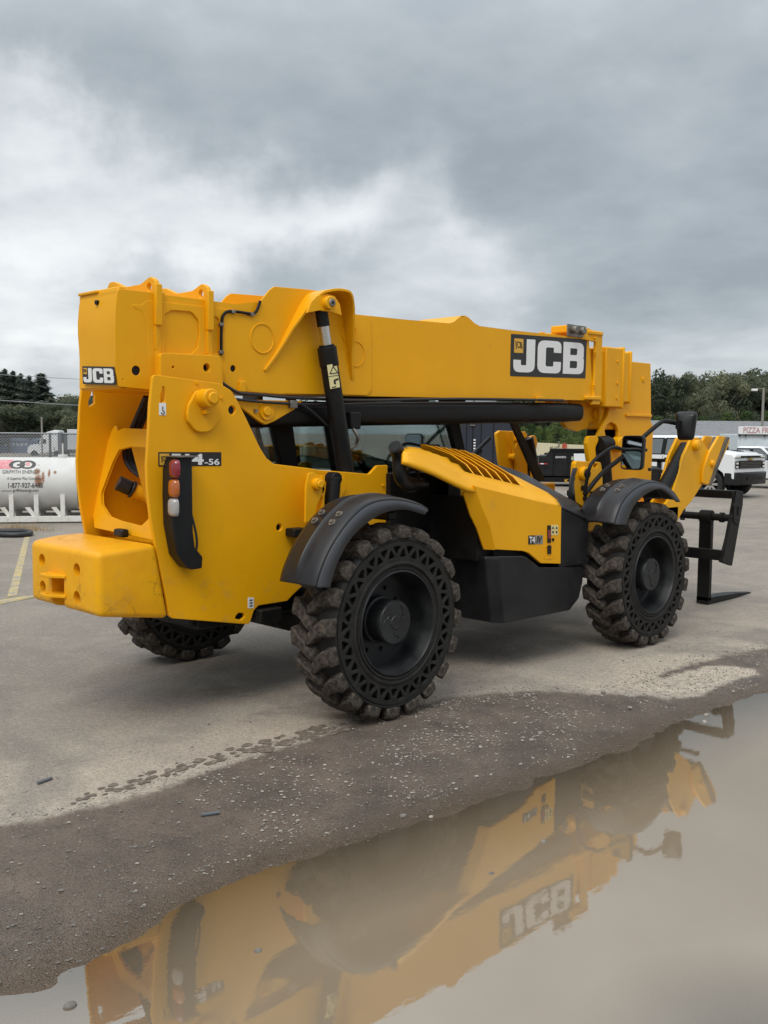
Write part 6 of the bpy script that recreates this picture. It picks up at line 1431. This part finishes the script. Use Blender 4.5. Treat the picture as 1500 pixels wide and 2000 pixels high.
for (px, py, s_, lab, m) in ((787,1588,.018,'rounded brown pebble on wet dirt above the middle of the puddle',STD), (1038,1450,.017,'pale oval pebble on the dirt strip right of the near wheel',STN), (137,1949,.020,'grey stone lying in the water at the lower left',STD),
        (842,1587,.012,'small white stone beside the rounded brown pebble',STN), (960,1694,.012,'dark stone in the water below the bonnet reflection',STD), (1062,1632,.014,'dark stone in the water at the edge of the bonnet reflection',STD), (504,1843,.014,'small dark stone in the brown water',STD),
        (1178,1351,.018,'dark stone on the edge of the pale dry patch',STD), (1230,1373,.017,'light stone left of the puddle tip',STN), (1380,1376,.018,'light stone near the far shore of the puddle',STN), (1376,1402,.017,'pale stone at the water edge near the reflected fork',STN)):
    p = on_z(px, py, -.07 if py > 1380 else -.02); z = max(ground_z(np.array([p.x]), np.array([p.y]))[0][0], WATER_Z-.004); mb_ = MB(); r = random.Random(px)
    rings = []
    for k_ in range(7):
        a = -PI/2+PI*k_/6; rings.append([(p.x+s_*1.3*math.cos(a)*math.cos(b_)*(1+.1*math.sin(3*b_+px)), p.y+s_*math.cos(a)*math.sin(b_), z+s_*.3+s_*.62*math.sin(a)) for b_ in [2*PI*j/10 for j in range(10)]])
    mb_.loft(rings); tag(mb_.build('pebble', m, None, smooth=60), lab, 'stone')
for (a_, b_, lab) in (((74,1536),(101,1526),'short grey tube lying on the dry pavement at the left'), ((393,1585),(428,1580),'short grey tube lying on the wet dirt')):
    p, q = on_z(*a_, -.01), on_z(*b_, -.01); p.z = q.z = ground_z(np.array([p.x]), np.array([p.y]))[0][0]+.009; mb_ = MB(); dv_ = (q-p).normalized()
    mb_.cyl(p, q, .0095, n=12); o_ = mb_.build('grey_tube', mat('grey_plastic', (.10,.11,.12), .5) if 'grey_plastic' not in bpy.data.materials else bpy.data.materials['grey_plastic'], None, bevel=.001)
    tag(o_, lab, 'tube')
# mud prints left by the tread
MUD = mat('mud_print', (.12,.092,.070), .9, 0, (.24,.195,.155), 30, lo=.45, hi=.68); mb = MB(); r = random.Random(9)
for i in range(21):
    u = i/20; px = 170+u*520; py = 1557-u*142-8*math.sin(u*3); 
    for j in range(3):
        c = on_z(px+r.uniform(-10,10)-j*9, py+j*9-6+r.uniform(-3,3)); s_ = r.uniform(.018,.045)*(0.6+.6*u); n_ = 11; ax = (FLAT*.8+SIDE*.6).normalized(); bx_ = Vector((-ax.y, ax.x, 0))
        pts = []
        for k_ in range(n_):
            a = 2*PI*k_/n_; q = c+ax*math.cos(a)*s_*1.5*r.uniform(.55,1.2)+bx_*math.sin(a)*s_*r.uniform(.5,1.2); pts.append(q)
        zz2 = [ground_z(np.array([q.x]), np.array([q.y]))[0][0]+.004 for q in pts]; pts = [Vector((q.x, q.y, z)) for q, z in zip(pts, zz2)]; mb.add([Vector((c.x, c.y, sum(zz2)/n_+.002))]+pts, [(0, 1+k_, 1+(k_+1) % n_) for k_ in range(n_)])
tag(mb.build('mud_tread_print', MUD, None, smooth=60), kind='stuff')
# worn yellow paint on the pavement
YL = mat('worn_line_paint', (.50,.38,.16), .85, 0, (.30,.27,.22), 7, lo=.42, hi=.60)
def strip(pts, name):
    pts = [on_z(*p, .0) for p in pts]; z = [ground_z(np.array([p.x]), np.array([p.y]))[0][0]+.004 for p in pts]
    me_ = bpy.data.meshes.new(name); me_.from_pydata([(p.x, p.y, q) for p, q in zip(pts, z)], [], [tuple(range(len(pts)))]); me_.update(); o_ = bpy.data.objects.new(name, me_); COL.objects.link(o_); me_.materials.append(YL); tag(o_, kind='structure')
strip([(48,1048),(58,1049),(36,1150),(33,1163),(14,1166),(22,1140)], 'road_marking')
strip([(-60,1181),(70,1162),(76,1166),(-60,1187)], 'road_marking')
strip([(-60,1190),(0,1178),(70,1166),(72,1167),(0,1180),(-60,1193)], 'road_marking')
